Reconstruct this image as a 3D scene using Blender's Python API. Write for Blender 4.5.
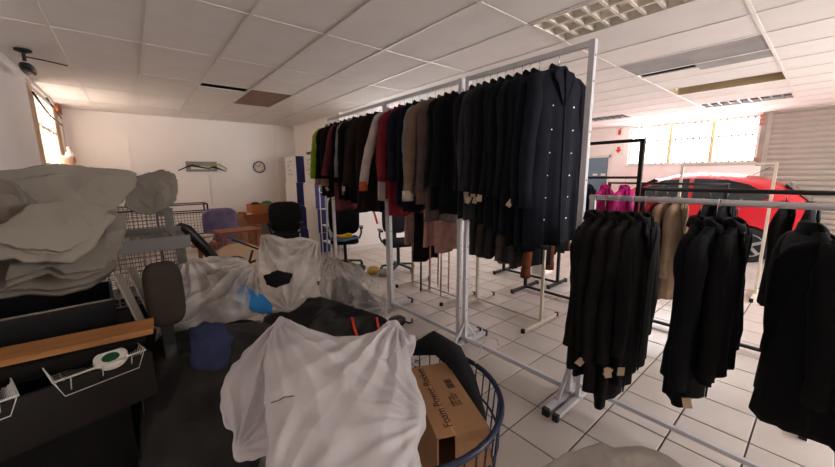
import bpy, math, random
import numpy as np
from mathutils import Matrix, Vector

for o in list(bpy.data.objects):
    bpy.data.objects.remove(o)
scene = bpy.context.scene
col = scene.collection
PI = math.pi

# ------------------------------------------------------------ camera
cam_d = bpy.data.cameras.new('camera')
cam = bpy.data.objects.new('camera', cam_d)
col.objects.link(cam)
cam_d.sensor_width = 36.0
cam_d.lens = 14.686
cam_d.clip_start = 0.02
Xc = Vector((0.77, -0.639, -0.010))      # camera right, up, back in the room's axes
Zc = Vector((-0.628, -0.759, 0.172)).normalized()
Xc = (Xc - Zc * Xc.dot(Zc)).normalized()
Yc = Zc.cross(Xc)
mw = Matrix((Xc, Yc, Zc)).transposed().to_4x4()
mw.translation = (0, 0, 1.6)
cam.matrix_world = mw
scene.camera = cam

# ------------------------------------------------------------ sky, daylight, exposure
world = bpy.data.worlds.new('overcast_sky')
scene.world = world
world.use_nodes = True
wn = world.node_tree.nodes
wn['Background'].inputs[0].default_value = (1.0, 0.985, 0.98, 1)
wn['Background'].inputs[1].default_value = 17.0
scene.view_settings.view_transform = 'Standard'
scene.view_settings.look = 'None'
scene.view_settings.gamma = 1.0
scene.view_settings.use_curve_mapping = False
scene.view_settings.exposure = 0.56
scene.cycles.max_bounces = 14
scene.cycles.diffuse_bounces = 8
scene.cycles.transparent_max_bounces = 24

def portal(name, loc, rot, sx, sy):
    d = bpy.data.lights.new(name, 'AREA')
    d.shape = 'RECTANGLE'
    d.size, d.size_y = sx, sy
    d.cycles.is_portal = True
    o = bpy.data.objects.new(name, d)
    o.location, o.rotation_euler = loc, rot
    col.objects.link(o)
    return o

ZC = 2.79          # ceiling height
XL, XR = -0.81, 10.2
YB, YF = 8.75, -3.4
XS, YS = 3.26, 6.3  # the corner where the room narrows
portal('daylight_right', (10.33, 2.32, 2.26), (0, PI/2, 0), 0.98, 2.46)
portal('added_daylight_rear', (5.4, 6.43, 2.25), (-PI/2, 0, 0), 2.8, 0.8)  # portal for the added window hidden behind the coats
portal('added_daylight_front', (5.8, -3.53, 2.0), (PI/2, 0, 0), 4.6, 1.4)  # portal for the added window behind the camera

# ------------------------------------------------------------ helpers
def S(h):
    h = h.lstrip('#')
    v = [int(h[i:i+2], 16) / 255 for i in (0, 2, 4)]
    return tuple((c / 12.92 if c <= .04045 else ((c + .055) / 1.055) ** 2.4) for c in v)

MATS = {}
def add_crumple(nt, bsdf, tc, strength, scale):
    """facet creases of crumpled sheet as fine relief"""
    prev = None
    for k, (s, st) in enumerate(((scale, strength), (scale * 2.6, strength * .6))):
        mp = nt.nodes.new('ShaderNodeMapping')
        mp.inputs['Scale'].default_value = (1, .55, .8) if k == 0 else (.7, 1, .6)
        mp.inputs['Rotation'].default_value = (.4 + k, .7, .3 - k)
        nz = nt.nodes.new('ShaderNodeTexNoise')
        nz.inputs['Scale'].default_value = s * .7
        vm = nt.nodes.new('ShaderNodeVectorMath')
        vm.operation = 'MULTIPLY_ADD'
        vm.inputs[1].default_value = (.12, .12, .12)
        vo = nt.nodes.new('ShaderNodeTexVoronoi')
        vo.inputs['Scale'].default_value = s
        bp = nt.nodes.new('ShaderNodeBump')
        bp.inputs['Strength'].default_value = st
        bp.inputs['Distance'].default_value = .12 / s
        nt.links.new(tc.outputs['Object'], mp.inputs['Vector'])
        nt.links.new(mp.outputs[0], nz.inputs['Vector'])
        nt.links.new(nz.outputs['Color'], vm.inputs[0])
        nt.links.new(mp.outputs[0], vm.inputs[2])
        nt.links.new(vm.outputs[0], vo.inputs['Vector'])
        nt.links.new(vo.outputs['Distance'], bp.inputs['Height'])
        if prev:
            nt.links.new(prev.outputs[0], bp.inputs['Normal'])
        prev = bp
    nt.links.new(prev.outputs[0], bsdf.inputs['Normal'])

def mat(key, hexc, rough=.7, metal=0.0, var=.18, scale=6.0, bump=0.0, bscale=120.0, spec=.4, sheen=0.0, stretch=None, coat=0.0, crumple=0.0, cscale=7.0):
    if key in MATS:
        return MATS[key]
    c = S(hexc)
    m = bpy.data.materials.new(key)
    m.use_nodes = True
    nt = m.node_tree
    b = nt.nodes['Principled BSDF']
    b.inputs['Roughness'].default_value = rough
    b.inputs['Metallic'].default_value = metal
    b.inputs['Specular IOR Level'].default_value = spec
    b.inputs['Sheen Weight'].default_value = sheen
    b.inputs['Coat Weight'].default_value = coat
    tc = nt.nodes.new('ShaderNodeTexCoord')
    mp = nt.nodes.new('ShaderNodeMapping')
    if stretch:
        mp.inputs['Scale'].default_value = stretch
    nt.links.new(tc.outputs['Object'], mp.inputs['Vector'])
    nz = nt.nodes.new('ShaderNodeTexNoise')
    nz.inputs['Scale'].default_value = scale
    nz.inputs['Detail'].default_value = 4
    nt.links.new(mp.outputs[0], nz.inputs['Vector'])
    rp = nt.nodes.new('ShaderNodeValToRGB')
    rp.color_ramp.elements[0].position = .3
    rp.color_ramp.elements[1].position = .7
    rp.color_ramp.elements[0].color = tuple(x * (1 - var) for x in c) + (1,)
    rp.color_ramp.elements[1].color = tuple(min(1, x * (1 + var)) for x in c) + (1,)
    nt.links.new(nz.outputs['Fac'], rp.inputs['Fac'])
    nt.links.new(rp.outputs['Color'], b.inputs['Base Color'])
    if bump:
        n2 = nt.nodes.new('ShaderNodeTexNoise')
        n2.inputs['Scale'].default_value = bscale
        n2.inputs['Detail'].default_value = 3
        nt.links.new(mp.outputs[0], n2.inputs['Vector'])
        bp = nt.nodes.new('ShaderNodeBump')
        bp.inputs['Strength'].default_value = bump
        bp.inputs['Distance'].default_value = .01
        nt.links.new(n2.outputs['Fac'], bp.inputs['Height'])
        nt.links.new(bp.outputs[0], b.inputs['Normal'])
    if crumple:
        add_crumple(nt, b, tc, crumple, cscale)
    MATS[key] = m
    return m

def fabric(hexc):
    return mat('fabric_' + hexc, hexc, rough=.9, var=.22, scale=9, bump=.25, bscale=160, spec=.2, sheen=.0)

def film(key, hexc, clear, rough=.35, crumple=.6, cscale=6.0):
    """thin plastic film: part clear, part milky"""
    if key in MATS:
        return MATS[key]
    m = bpy.data.materials.new(key)
    m.use_nodes = True
    nt = m.node_tree
    b = nt.nodes['Principled BSDF']
    b.inputs['Base Color'].default_value = S(hexc) + (1,)
    b.inputs['Roughness'].default_value = rough
    t = nt.nodes.new('ShaderNodeBsdfTransparent')
    tl = nt.nodes.new('ShaderNodeBsdfTranslucent')
    tl.inputs[0].default_value = S(hexc) + (1,)
    m1 = nt.nodes.new('ShaderNodeMixShader')
    m1.inputs[0].default_value = .3
    nt.links.new(b.outputs[0], m1.inputs[1])
    nt.links.new(tl.outputs[0], m1.inputs[2])
    m2 = nt.nodes.new('ShaderNodeMixShader')
    tc = nt.nodes.new('ShaderNodeTexCoord')
    nz = nt.nodes.new('ShaderNodeTexNoise')
    nz.inputs['Scale'].default_value = 7
    nt.links.new(tc.outputs['Object'], nz.inputs['Vector'])
    add_crumple(nt, b, tc, crumple, cscale)
    mr = nt.nodes.new('ShaderNodeMapRange')
    mr.inputs[1].default_value = .3
    mr.inputs[2].default_value = .7
    mr.inputs[3].default_value = max(0, clear - .2)
    mr.inputs[4].default_value = min(1, clear + .2)
    nt.links.new(nz.outputs['Fac'], mr.inputs[0])
    nt.links.new(mr.outputs[0], m2.inputs[0])
    nt.links.new(m1.outputs[0], m2.inputs[1])
    nt.links.new(t.outputs[0], m2.inputs[2])
    nt.links.new(m2.outputs[0], nt.nodes['Material Output'].inputs['Surface'])
    MATS[key] = m
    return m

def glass():
    if 'pane_glass' in MATS:
        return MATS['pane_glass']
    m = bpy.data.materials.new('pane_glass')
    m.use_nodes = True
    nt = m.node_tree
    g = nt.nodes.new('ShaderNodeBsdfGlossy')
    g.inputs['Roughness'].default_value = .05
    t = nt.nodes.new('ShaderNodeBsdfTransparent')
    x = nt.nodes.new('ShaderNodeMixShader')
    x.inputs[0].default_value = .06
    nt.links.new(t.outputs[0], x.inputs[1])
    nt.links.new(g.outputs[0], x.inputs[2])
    nt.links.new(x.outputs[0], nt.nodes['Material Output'].inputs['Surface'])
    MATS['pane_glass'] = m
    return m

class B:
    """collects shapes, links them as one mesh object"""
    def __init__(s):
        s.v, s.f = [], []
    def add(s, v, f):
        o = len(s.v)
        s.v += [tuple(map(float, p)) for p in v]
        s.f += [tuple(i + o for i in q) for q in f]
        return s
    def box(s, x0, x1, y0, y1, z0, z1):
        v = [(x, y, z) for x in (x0, x1) for y in (y0, y1) for z in (z0, z1)]
        return s.add(v, [(0, 1, 3, 2), (4, 6, 7, 5), (0, 4, 5, 1), (2, 3, 7, 6), (0, 2, 6, 4), (1, 5, 7, 3)])
    def bar(s, p0, p1, w, h=None, up=(0, 0, 1)):
        """square bar from p0 to p1"""
        h = h or w
        p0, p1 = Vector(p0), Vector(p1)
        d = (p1 - p0).normalized()
        u = Vector(up)
        if abs(d.dot(u)) > .95:
            u = Vector((0, 1, 0))
        a = d.cross(u).normalized() * (w / 2)
        b = a.cross(d).normalized() * (h / 2)
        v = [p + sa * a + sb * b for p in (p0, p1) for sa, sb in ((-1, -1), (1, -1), (1, 1), (-1, 1))]
        return s.add(v, [(0, 1, 2, 3), (7, 6, 5, 4)] + [(i, i + 4, (i + 1) % 4 + 4, (i + 1) % 4) for i in range(4)])
    def path(s, pts, r, n=8, ry=None, closed=False, cap=True):
        """tube along a polyline; r may be a list; ry flattens it"""
        pts = [Vector(p) for p in pts]
        N = len(pts)
        rs = r if isinstance(r, (list, tuple)) else [r] * N
        rys = ry if isinstance(ry, (list, tuple)) else [ry] * N
        v, f = [], []
        prev = None
        for i, p in enumerate(pts):
            if closed:
                d = pts[(i + 1) % N] - pts[i - 1]
            else:
                d = pts[min(i + 1, N - 1)] - pts[max(i - 1, 0)]
            d.normalize()
            if prev is None:
                a = d.cross(Vector((0, 1, 0)))
                if a.length < .05:
                    a = d.cross(Vector((1, 0, 0)))
            else:
                a = prev - d * prev.dot(d)
            a.normalize()
            prev = a
            b = d.cross(a)
            for k in range(n):
                t = 2 * PI * k / n
                v.append(p + a * math.cos(t) * rs[i] + b * math.sin(t) * (rys[i] or rs[i]))
        M = N if closed else N - 1
        for i in range(M):
            j = (i + 1) % N
            for k in range(n):
                f.append((i * n + k, i * n + (k + 1) % n, j * n + (k + 1) % n, j * n + k))
        if cap and not closed:
            f.append(tuple(range(n - 1, -1, -1)))
            f.append(tuple((N - 1) * n + k for k in range(n)))
        return s.add(v, f)
    def lathe(s, prof, n=24, c=(0, 0, 0), axis='z', cap=True):
        v, f = [], []
        for r, z in prof:
            for k in range(n):
                t = 2 * PI * k / n
                p = (r * math.cos(t), r * math.sin(t), z)
                if axis == 'x':
                    p = (p[2], p[0], p[1])
                elif axis == 'y':
                    p = (p[0], p[2], p[1])
                v.append((p[0] + c[0], p[1] + c[1], p[2] + c[2]))
        for i in range(len(prof) - 1):
            for k in range(n):
                f.append((i * n + k, i * n + (k + 1) % n, (i + 1) * n + (k + 1) % n, (i + 1) * n + k))
        if cap:
            f.append(tuple(range(n - 1, -1, -1)))
            f.append(tuple((len(prof) - 1) * n + k for k in range(n)))
        return s.add(v, f)
    def pad(s, c, r, e=.45, n=24, m=12, bend=0.0):
        """rounded cushion: superellipsoid"""
        v, f = [], []
        g = lambda t: math.copysign(abs(t) ** e, t)
        for i in range(m + 1):
            a = -PI / 2 + PI * i / m
            for k in range(n):
                t = 2 * PI * k / n
                x = g(math.cos(a)) * g(math.cos(t)) * r[0]
                y = g(math.cos(a)) * g(math.sin(t)) * r[1]
                z = g(math.sin(a)) * r[2]
                v.append((c[0] + x, c[1] + y + bend * x * x, c[2] + z))
        for i in range(m):
            for k in range(n):
                f.append((i * n + k, i * n + (k + 1) % n, (i + 1) * n + (k + 1) % n, (i + 1) * n + k))
        return s.add(v, f)
    def prism(s, poly, z0, z1):
        n = len(poly)
        v = [(x, y, z0) for x, y in poly] + [(x, y, z1) for x, y in poly]
        return s.add(v, [tuple(range(n - 1, -1, -1)), tuple(range(n, 2 * n))] + [(i, (i + 1) % n, (i + 1) % n + n, i + n) for i in range(n)])
    def mesh(s, name, m, smooth=False):
        me = bpy.data.meshes.new(name)
        me.from_pydata(s.v, [], s.f)
        me.materials.append(m)
        if smooth:
            me.polygons.foreach_set('use_smooth', [True] * len(me.polygons))
        me.update()
        return me
    def build(s, name, m, parent=None, loc=(0, 0, 0), rot=(0, 0, 0), smooth=False):
        return link(name, s.mesh(name, m, smooth), parent, loc, rot)

def link(name, me, parent=None, loc=(0, 0, 0), rot=(0, 0, 0)):
    o = bpy.data.objects.new(name, me)
    col.objects.link(o)
    o.parent = parent
    o.location, o.rotation_euler = loc, rot
    return o

def tag(o, label=None, cat=None, group=None, kind=None):
    for k, v in (('label', label), ('category', cat), ('group', group), ('kind', kind)):
        if v:
            o[k] = v
    return o

def thing(name, label, cat, loc=(0, 0, 0), rz=0.0, group=None):
    o = bpy.data.objects.new(name, None)
    o.empty_display_size = .05
    col.objects.link(o)
    o.location = loc
    o.rotation_euler = (0, 0, rz)
    return tag(o, label, cat, group)

def copy_tree(o, parent=None):
    c = o.copy()
    col.objects.link(c)
    c.parent = parent
    for ch in list(o.children):
        copy_tree(ch, c)
    return c

# ------------------------------------------------------------ plain materials
WALL = mat('wall_paint', '#eee8e4', rough=.75, var=.03, scale=1.3, bump=.05, bscale=60)
CEILP = mat('ceiling_panel_white', '#ebe5e1', rough=.9, var=.03, scale=3, bump=.25, bscale=140)
CEILD = mat('ceiling_panel_grey', '#9c9896', rough=.95, var=.15, scale=3, bump=.3, bscale=90)
CEILB = mat('ceiling_panel_brown', '#8f7566', rough=.95, var=.06, scale=8)
CEILG = mat('ceiling_grid_paint', '#e6e0db', rough=.5, var=.03)
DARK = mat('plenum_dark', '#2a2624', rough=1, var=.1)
TILE = mat('floor_tile_glaze', '#c4bbb4', rough=.3, var=.10, scale=2.2, bump=.03, bscale=30, spec=.5)
GROUT = mat('floor_grout', '#4a3f3a', rough=.95, var=.2, scale=20)
WHITEM = mat('white_paint_metal', '#c9c8cc', rough=.4, var=.05, scale=10)
CREAMM = mat('cream_paint_metal', '#cfc4b4', rough=.45, var=.06, scale=10)
BLACKM = mat('black_paint_metal', '#1b1a1c', rough=.45, var=.2, scale=10)
GREYM = mat('grey_frame_metal', '#55545a', rough=.45, var=.15, scale=10)
CHROME = mat('wire_chrome', '#9a9a9e', rough=.25, metal=1.0, var=.05)
BLACKP = mat('black_plastic', '#121214', rough=.4, var=.2, scale=12)
ALU = mat('mirror_aluminium', '#d8d8d4', rough=.25, metal=.7, var=.04)
CARD = mat('cardboard', '#99724f', rough=.85, var=.08, scale=5, bump=.1, bscale=60)
WOODO = mat('orange_wood', '#a06c3c', rough=.6, var=.25, scale=3, bump=.1, bscale=40, stretch=(1, 12, 12))
WOODB = mat('brown_wood', '#93502c', rough=.5, var=.25, scale=3, stretch=(1, 10, 10))
PAPER = mat('white_paper', '#e4e0da', rough=.8, var=.03)

# ------------------------------------------------------------ room shell
def wall(name, axis, pos, out, a0, a1, holes=(), z1=3.15, th=.14, m=None):
    """axis 'x': plane x=pos spanning y a0..a1; holes (a0,a1,z0,z1)"""
    b = B()
    A = sorted({a0, a1, *[h[0] for h in holes], *[h[1] for h in holes]})
    Z = sorted({0.0, z1, *[h[2] for h in holes], *[h[3] for h in holes]})
    for i in range(len(A) - 1):
        for j in range(len(Z) - 1):
            ca, cz = (A[i] + A[i + 1]) / 2, (Z[j] + Z[j + 1]) / 2
            if any(h[0] < ca < h[1] and h[2] < cz < h[3] for h in holes):
                continue
            p0, p1 = sorted((pos, pos + out * th))
            if axis == 'x':
                b.box(p0, p1, A[i], A[i + 1], Z[j], Z[j + 1])
            else:
                b.box(A[i], A[i + 1], p0, p1, Z[j], Z[j + 1])
    return tag(b.build(name, m or WALL), kind='structure')

wall('wall_left', 'x', XL, -1, YF, YB + .14, [(6.12, 8.52, 1.75, 2.75)])
wall('wall_back', 'y', YB, 1, XL, XS + .14)
wall('wall_side', 'x', XS, 1, YS, YB, [(7.23, 8.07, 1.18, 2.14)])
tag(B().box(XS + .12, XS + .14, 7.2, 8.1, 1.15, 2.17).build('blackout_board', DARK), kind='structure')  # dark board added behind the side window to shut out its daylight
wall('wall_rear', 'y', YS, 1, XS + .14, XR + .14, [(4.0, 6.8, 1.85, 2.65)])  # opening made for the added rear window
wall('wall_right', 'x', XR, 1, YF, YS, [(1.09, 3.55, 1.77, 2.75), (-3.0, 1.0, 0, 2.78), (4.0, 4.9, 0, 2.02)])
wall('wall_front', 'y', YF, -1, XL - .14, XR + .14, [(3.5, 8.1, 1.3, 2.7)])  # opening made for the added front window

# floor: grout bed, single tiles near, joined tiles beyond
TP = .331
X0T, Y0T = 1.66 - 8 * TP, .454 - 12 * TP
floor = tag(B().box(XL - .14, XR + .14, YF - .14, YB + .14, -.1, -.006).build('floor', GROUT), kind='structure')
tb = B()
e, w, d = .005, TP / 2 - .0045, .004
v = [(-w, -w, -.006), (w, -w, -.006), (w, w, -.006), (-w, w, -.006), (-w, -w, -.002), (w, -w, -.002), (w, w, -.002), (-w, w, -.002),
     (-w + e, -w + e, 0), (w - e, -w + e, 0), (w - e, w - e, 0), (-w + e, w - e, 0)]
f = [(8, 9, 10, 11)] + [(i, (i + 1) % 4, (i + 1) % 4 + 4, i + 4) for i in range(4)] + [(i + 4, (i + 1) % 4 + 4, (i + 1) % 4 + 8, i + 8) for i in range(4)]
tile_me = B().add(v, f).mesh('floor_tile', TILE)
rest = B()
random.seed(3)
nx = int((XR - X0T) / TP) + 1
for i in range(-1, nx):
    for j in range(-1, 45):
        cx, cy = X0T + (i + .5) * TP, Y0T + (j + .5) * TP
        if cx - w > XR or cy - w > YB or cx + w < XL or cy + w < YF or (cx > XS and cy > YS):
            continue
        near = 1.3 < cx < 5.7 and -.55 < cy < 5.4 and not (cx < 1.99 and cy > 3.0)
        if near:
            o = link('floor_tile', tile_me, floor, (cx, cy, random.uniform(-.0008, .0008)))
            o.rotation_euler = (random.uniform(-.002, .002), random.uniform(-.002, .002), 0)
        else:
            rest.add([(max(XL, min(XR, a + cx)), max(YF, min(YB, b_ + cy)), c) for a, b_, c in v], f)
tag(rest.build('tile_field', TILE, floor), kind='stuff')

# ceiling: slab above the void, grid bars, panels lying in the grid
ceiling = tag(B().box(XL - .14, XR + .14, YF - .14, YB + .14, 3.15, 3.25).build('ceiling', DARK), kind='structure')
GX = [.235 + .6 * k for k in range(-1, 17)]
GY = [.55 + 1.2 * k for k in range(-3, 7)]
cellx = [XL] + [g for g in GX if XL < g < XR] + [XR]
celly = [YF] + [g for g in GY if YF < g < YB] + [YB]
for gx in cellx[1:-1]:
    y1 = YB if gx < XS else YS
    B().box(gx - .012, gx + .012, YF, y1, ZC - .004, ZC).box(gx - .003, gx + .003, YF, y1, ZC, ZC + .03).build('grid_bar', CEILG, ceiling)
for gy in celly[1:-1]:
    x1 = XR if gy < YS else XS
    B().box(XL, x1, gy - .012, gy + .012, ZC - .003, ZC + .0005).box(XL, x1, gy - .003, gy + .003, ZC, ZC + .03).build('grid_bar', CEILG, ceiling)
special = {}
panel_cache = {}
random.seed(5)
def cell(ix, iy):
    return cellx[ix], cellx[ix + 1], celly[iy], celly[iy + 1]
def find(x, y):
    ix = max(i for i in range(len(cellx) - 1) if cellx[i] <= x)
    iy = max(i for i in range(len(celly) - 1) if celly[i] <= y)
    return ix, iy
LUM = [find(2.9, 1.0), find(8.3, 1.0), find(8.3, 3.5)]
HOLE = find(6.5, 1.0)
GREY = find(4.7, 1.0)
SPLIT = find(5.3, 1.0)
SLIT = find(1.1, 6.0)
BROWN = find(1.7, 6.0)
for ix in range(len(cellx) - 1):
    for iy in range(len(celly) - 1):
        x0, x1, y0, y1 = cell(ix, iy)
        cx, cy = (x0 + x1) / 2, (y0 + y1) / 2
        if (cx > XS and cy > YS) or (ix, iy) in LUM or (ix, iy) in (HOLE, SPLIT, SLIT):
            continue
        k = (round(x1 - x0, 3), round(y1 - y0, 3), (ix, iy) if (ix, iy) in (GREY, BROWN) else 0)
        m = CEILD if (ix, iy) == GREY else CEILB if (ix, iy) == BROWN else CEILP
        if k not in panel_cache:
            hx, hy = (x1 - x0) / 2 - .004, (y1 - y0) / 2 - .004
            panel_cache[k] = B().box(-hx, hx, -hy, hy, 0, .014).mesh('ceiling_panel', m)
        link('ceiling_panel', panel_cache[k], ceiling, (cx, cy, ZC + .001 + random.uniform(0, .0012)))
# the half grey, half slipped panel, and the lifted panel at the back
x0, x1, y0, y1 = cell(*SPLIT)
B().box(x0 + .004, x1 - .25, y0 + .004, y0 + .62, 0, .014).build('ceiling_panel', CEILD, ceiling, (0, 0, ZC + .001))
B().box(x1 - .25, x1 - .004, y0 + .004, y0 + .62, 0, .014).build('ceiling_panel', CEILP, ceiling, (0, 0, ZC + .001))
B().box(0, x1 - x0 - .20, 0, .575, 0, .014).build('ceiling_panel', CEILP, ceiling, (x0 + .19, y0 + .62, ZC + .001), (0, math.radians(0), 0))
x0, x1, y0, y1 = cell(*SLIT)
B().box(0, x1 - x0 - .008, 0, .93, 0, .014).build('ceiling_panel', CEILP, ceiling, (x0 + .004, y0 + .265, ZC + .002))

# louvred ceiling lights
REFL = mat('reflector_white', '#f0ebe2', rough=.35, var=.03)
def luminaire(ix, iy, label, nrow, ncol, m, group):
    x0, x1, y0, y1 = cell(ix, iy)
    t = thing('ceiling_light', label, 'ceiling light', ((x0 + x1) / 2, (y0 + y1) / 2, ZC), 0, group)
    hx, hy = .285, .585
    B().box(-hx, hx, -hy, hy, .085, .09).box(-hx, -hx + .006, -hy, hy, 0, .085).box(hx - .006, hx, -hy, hy, 0, .085) \
       .box(-hx, hx, -hy, -hy + .006, 0, .085).box(-hx, hx, hy - .006, hy, 0, .085).build('housing', REFL, t)
    B().box(-hx, hx, -hy - .005, -hy + .02, -.006, 0).box(-hx, hx, hy - .02, hy + .005, -.006, 0) \
       .box(-hx, -hx + .02, -hy, hy, -.006, 0).box(hx - .02, hx, -hy, hy, -.006, 0).build('trim_frame', CEILG, t)
    for i in range(1, nrow):
        x = -hx + 2 * hx * i / nrow
        B().add([(x - .012, -hy, .002), (x + .012, -hy, .002), (x + .002, -hy, .06), (x - .002, -hy, .06), (x - .012, hy, .002), (x + .012, hy, .002), (x + .002, hy, .06), (x - .002, hy, .06)],
                [(0, 1, 2, 3), (4, 7, 6, 5), (0, 4, 5, 1), (1, 5, 6, 2), (2, 6, 7, 3), (3, 7, 4, 0)]).build('long_blade', m, t)
    for i in range(1, ncol):
        y = -hy + 2 * hy * i / ncol
        B().add([(-hx, y - .012, .003), (-hx, y + .012, .003), (-hx, y + .002, .058), (-hx, y - .002, .058), (hx, y - .012, .003), (hx, y + .012, .003), (hx, y + .002, .058), (hx, y - .002, .058)],
                [(0, 1, 2, 3), (4, 7, 6, 5), (0, 4, 5, 1), (1, 5, 6, 2), (2, 6, 7, 3), (3, 7, 4, 0)]).build('cross_blade', m, t)
    for i in range(nrow):
        x = -hx + 2 * hx * (i + .5) / nrow
        B().lathe([(.008, -hy + .02), (.013, -hy + .03), (.013, hy - .03), (.008, hy - .02)], 10, (x, 0, .07), 'y').build('tube_lamp', PAPER, t, smooth=True)
    return t
LOUV = mat('louvre_white', '#e9e2d6', rough=.35, var=.04)
LOUG = mat('louvre_grey', '#70777e', rough=.5, metal=.1, var=.1)
luminaire(*LUM[0], 'large white louvred ceiling light above the tall coat rack, nearest the camera', 3, 9, LOUV, 'louvred ceiling lights')
luminaire(*LUM[1], 'grey louvred ceiling light nearest the roller shutter', 2, 9, LOUG, 'louvred ceiling lights')
luminaire(*LUM[2], 'small distant louvred ceiling light just right of the tall rack post', 2, 9, LOUG, 'louvred ceiling lights')
x0, x1, y0, y1 = cell(*HOLE)
t = thing('light_housing', 'empty beige recess of a removed ceiling light', 'light housing', ((x0 + x1) / 2, (y0 + y1) / 2, ZC))
KHAKI = mat('khaki_housing', '#a08c6c', rough=.8, var=.08)
B().box(-.29, .29, -.59, .59, .10, .11).box(-.29, -.285, -.59, .59, 0, .1).box(.285, .29, -.59, .59, 0, .1) \
   .box(-.29, .29, -.59, -.585, 0, .1).box(-.29, .29, .585, .59, 0, .1).build('housing', KHAKI, t)
B().lathe([(.02, 0), (.02, .03), (.012, .03), (.012, .05)], 12, (.05, .55, .05), 'y').build('lamp_socket', PAPER, t)
B().box(-.1, .1, -.05, .05, .08, .1).build('terminal_box', PAPER, t)

# right wall: windows with mullions, transoms and burglar bars
WFRAME = mat('window_frame_yellow', '#cdb98a', rough=.6, var=.1)
WHITEF = mat('window_frame_white', '#dcd6cf', rough=.6, var=.05)
BARM = mat('burglar_bar', '#8c8782', rough=.5, var=.1)
def frosted():
    m = bpy.data.materials.new('frosted_pane')
    m.use_nodes = True
    nt = m.node_tree
    tl = nt.nodes.new('ShaderNodeBsdfTranslucent')
    tl.inputs[0].default_value = (.52, .47, .43, 1)
    nt.links.new(tl.outputs[0], nt.nodes['Material Output'].inputs['Surface'])
    return m
def window(name, axis, pos, a0, a1, z0, z1, mull, trans, bars, fm, mm, fw=.05, pane=None):
    """axis 'x': window in plane x=pos"""
    def P(b, A0, A1, Z0, Z1, dep, off=0.0):
        if axis == 'x':
            return b.box(pos + off - dep / 2, pos + off + dep / 2, A0, A1, Z0, Z1)
        return b.box(A0, A1, pos + off - dep / 2, pos + off + dep / 2, Z0, Z1)
    b = B()
    P(b, a0, a1, z0, z0 + fw, .08); P(b, a0, a1, z1 - fw, z1, .08)
    P(b, a0, a0 + fw, z0 + fw, z1 - fw, .08); P(b, a1 - fw, a1, z0 + fw, z1 - fw, .08)
    w = tag(b.build(name, fm), kind='structure')
    edges = [a0] + list(mull) + [a1]
    for mx in mull:
        P(B(), mx - .035, mx + .035, z0 + fw, z1 - fw, .09).build('mullion', mm, w)
    for k in range(len(edges) - 1):
        for tz in trans:
            P(B(), edges[k] + .035, edges[k + 1] - .035, tz - .02, tz + .02, .05).build('transom', fm, w)
        P(B(), edges[k] + .03, edges[k + 1] - .03, z0 + .03, z1 - .03, .006).build('pane', pane or glass(), w)
        n = bars
        for i in range(1, n):
            a = edges[k] + (edges[k + 1] - edges[k]) * i / n
            P(B(), a - .013, a + .013, z0 + .02, z1 - .02, .014, -.05 if pos > 0 else .05).build('burglar_bar', BARM, w)
    return w
window('window_1', 'x', XR + .07, 1.09, 3.55, 1.77, 2.75, (1.86, 2.66), (2.36,), 7, WHITEF, WFRAME)
window('window_2', 'x', XL - .07, 6.12, 8.52, 1.75, 2.75, (6.9, 7.7), (2.3,), 1, WHITEF, WHITEF, pane=frosted())
window('window_3', 'x', XS + .07, 7.23, 8.07, 1.18, 2.14, (), (1.7,), 1, GREYM, GREYM)
window('added_window_4', 'y', YS + .07, 4.0, 6.8, 1.85, 2.65, (4.93, 5.87), (2.25,), 1, WHITEF, WHITEF)  # added window, hidden by the coats, to light the back of the hall
window('added_window_5', 'y', YF - .07, 3.5, 8.1, 1.3, 2.7, (4.65, 5.8, 6.95), (2.2,), 1, WHITEF, WHITEF)  # added window, unseen behind the camera, to brighten the foreground
tag(B().box(XR - .03, XR + .03, 1.05, 3.6, 1.73, 1.77).build('trim_1', WHITEF), kind='structure')

# roller shutter: single slats between guides
SHUT = mat('shutter_steel', '#a0988e', rough=.55, metal=.2, var=.08, scale=3)
sh = tag(B().box(XR + .01, XR + .1, .94, 1.04, 0, 2.78).box(XR + .01, XR + .1, -3.0, -2.9, 0, 2.78).build('door_1', SHUT), kind='structure')
sl = []
pit = .105
for k in range(9):
    a = PI * k / 8
    sl.append((-.026 * math.sin(a), pit * k / 8))
sl += [(.006, pit), (.006, 0)]
n = len(sl)
sv = [(x, y, z) for y in (-2.95, .96) for x, z in sl]
sme = B().add(sv, [(i, (i + 1) % n, (i + 1) % n + n, i + n) for i in range(n)] + [tuple(range(n - 1, -1, -1)), tuple(range(n, 2 * n))]).mesh('slat', SHUT)
for k in range(27):
    link('slat', sme, sh, (XR + .05, 0, .02 + k * pit))
B().box(XR - .02, XR + .14, -3.0, 1.0, 2.76, 2.785).build('lintel', SHUT, sh)
# brickwork reveal between window and shutter
BRK = mat('red_brick', '#9c6a58', rough=.9, var=.2, scale=12)
tr = tag(B().box(XR - .012, XR - .002, 1.0, 1.09, 1.7, 2.78).build('trim_2', mat('reveal_plaster', '#8a8078', rough=.9)), kind='structure')
for k, z in enumerate((2.52, 2.6, 2.68, 1.80)):
    B().box(XR - .03, XR - .012, 1.045, 1.12, z, z + .07).build('brick', BRK, tr)

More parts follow.
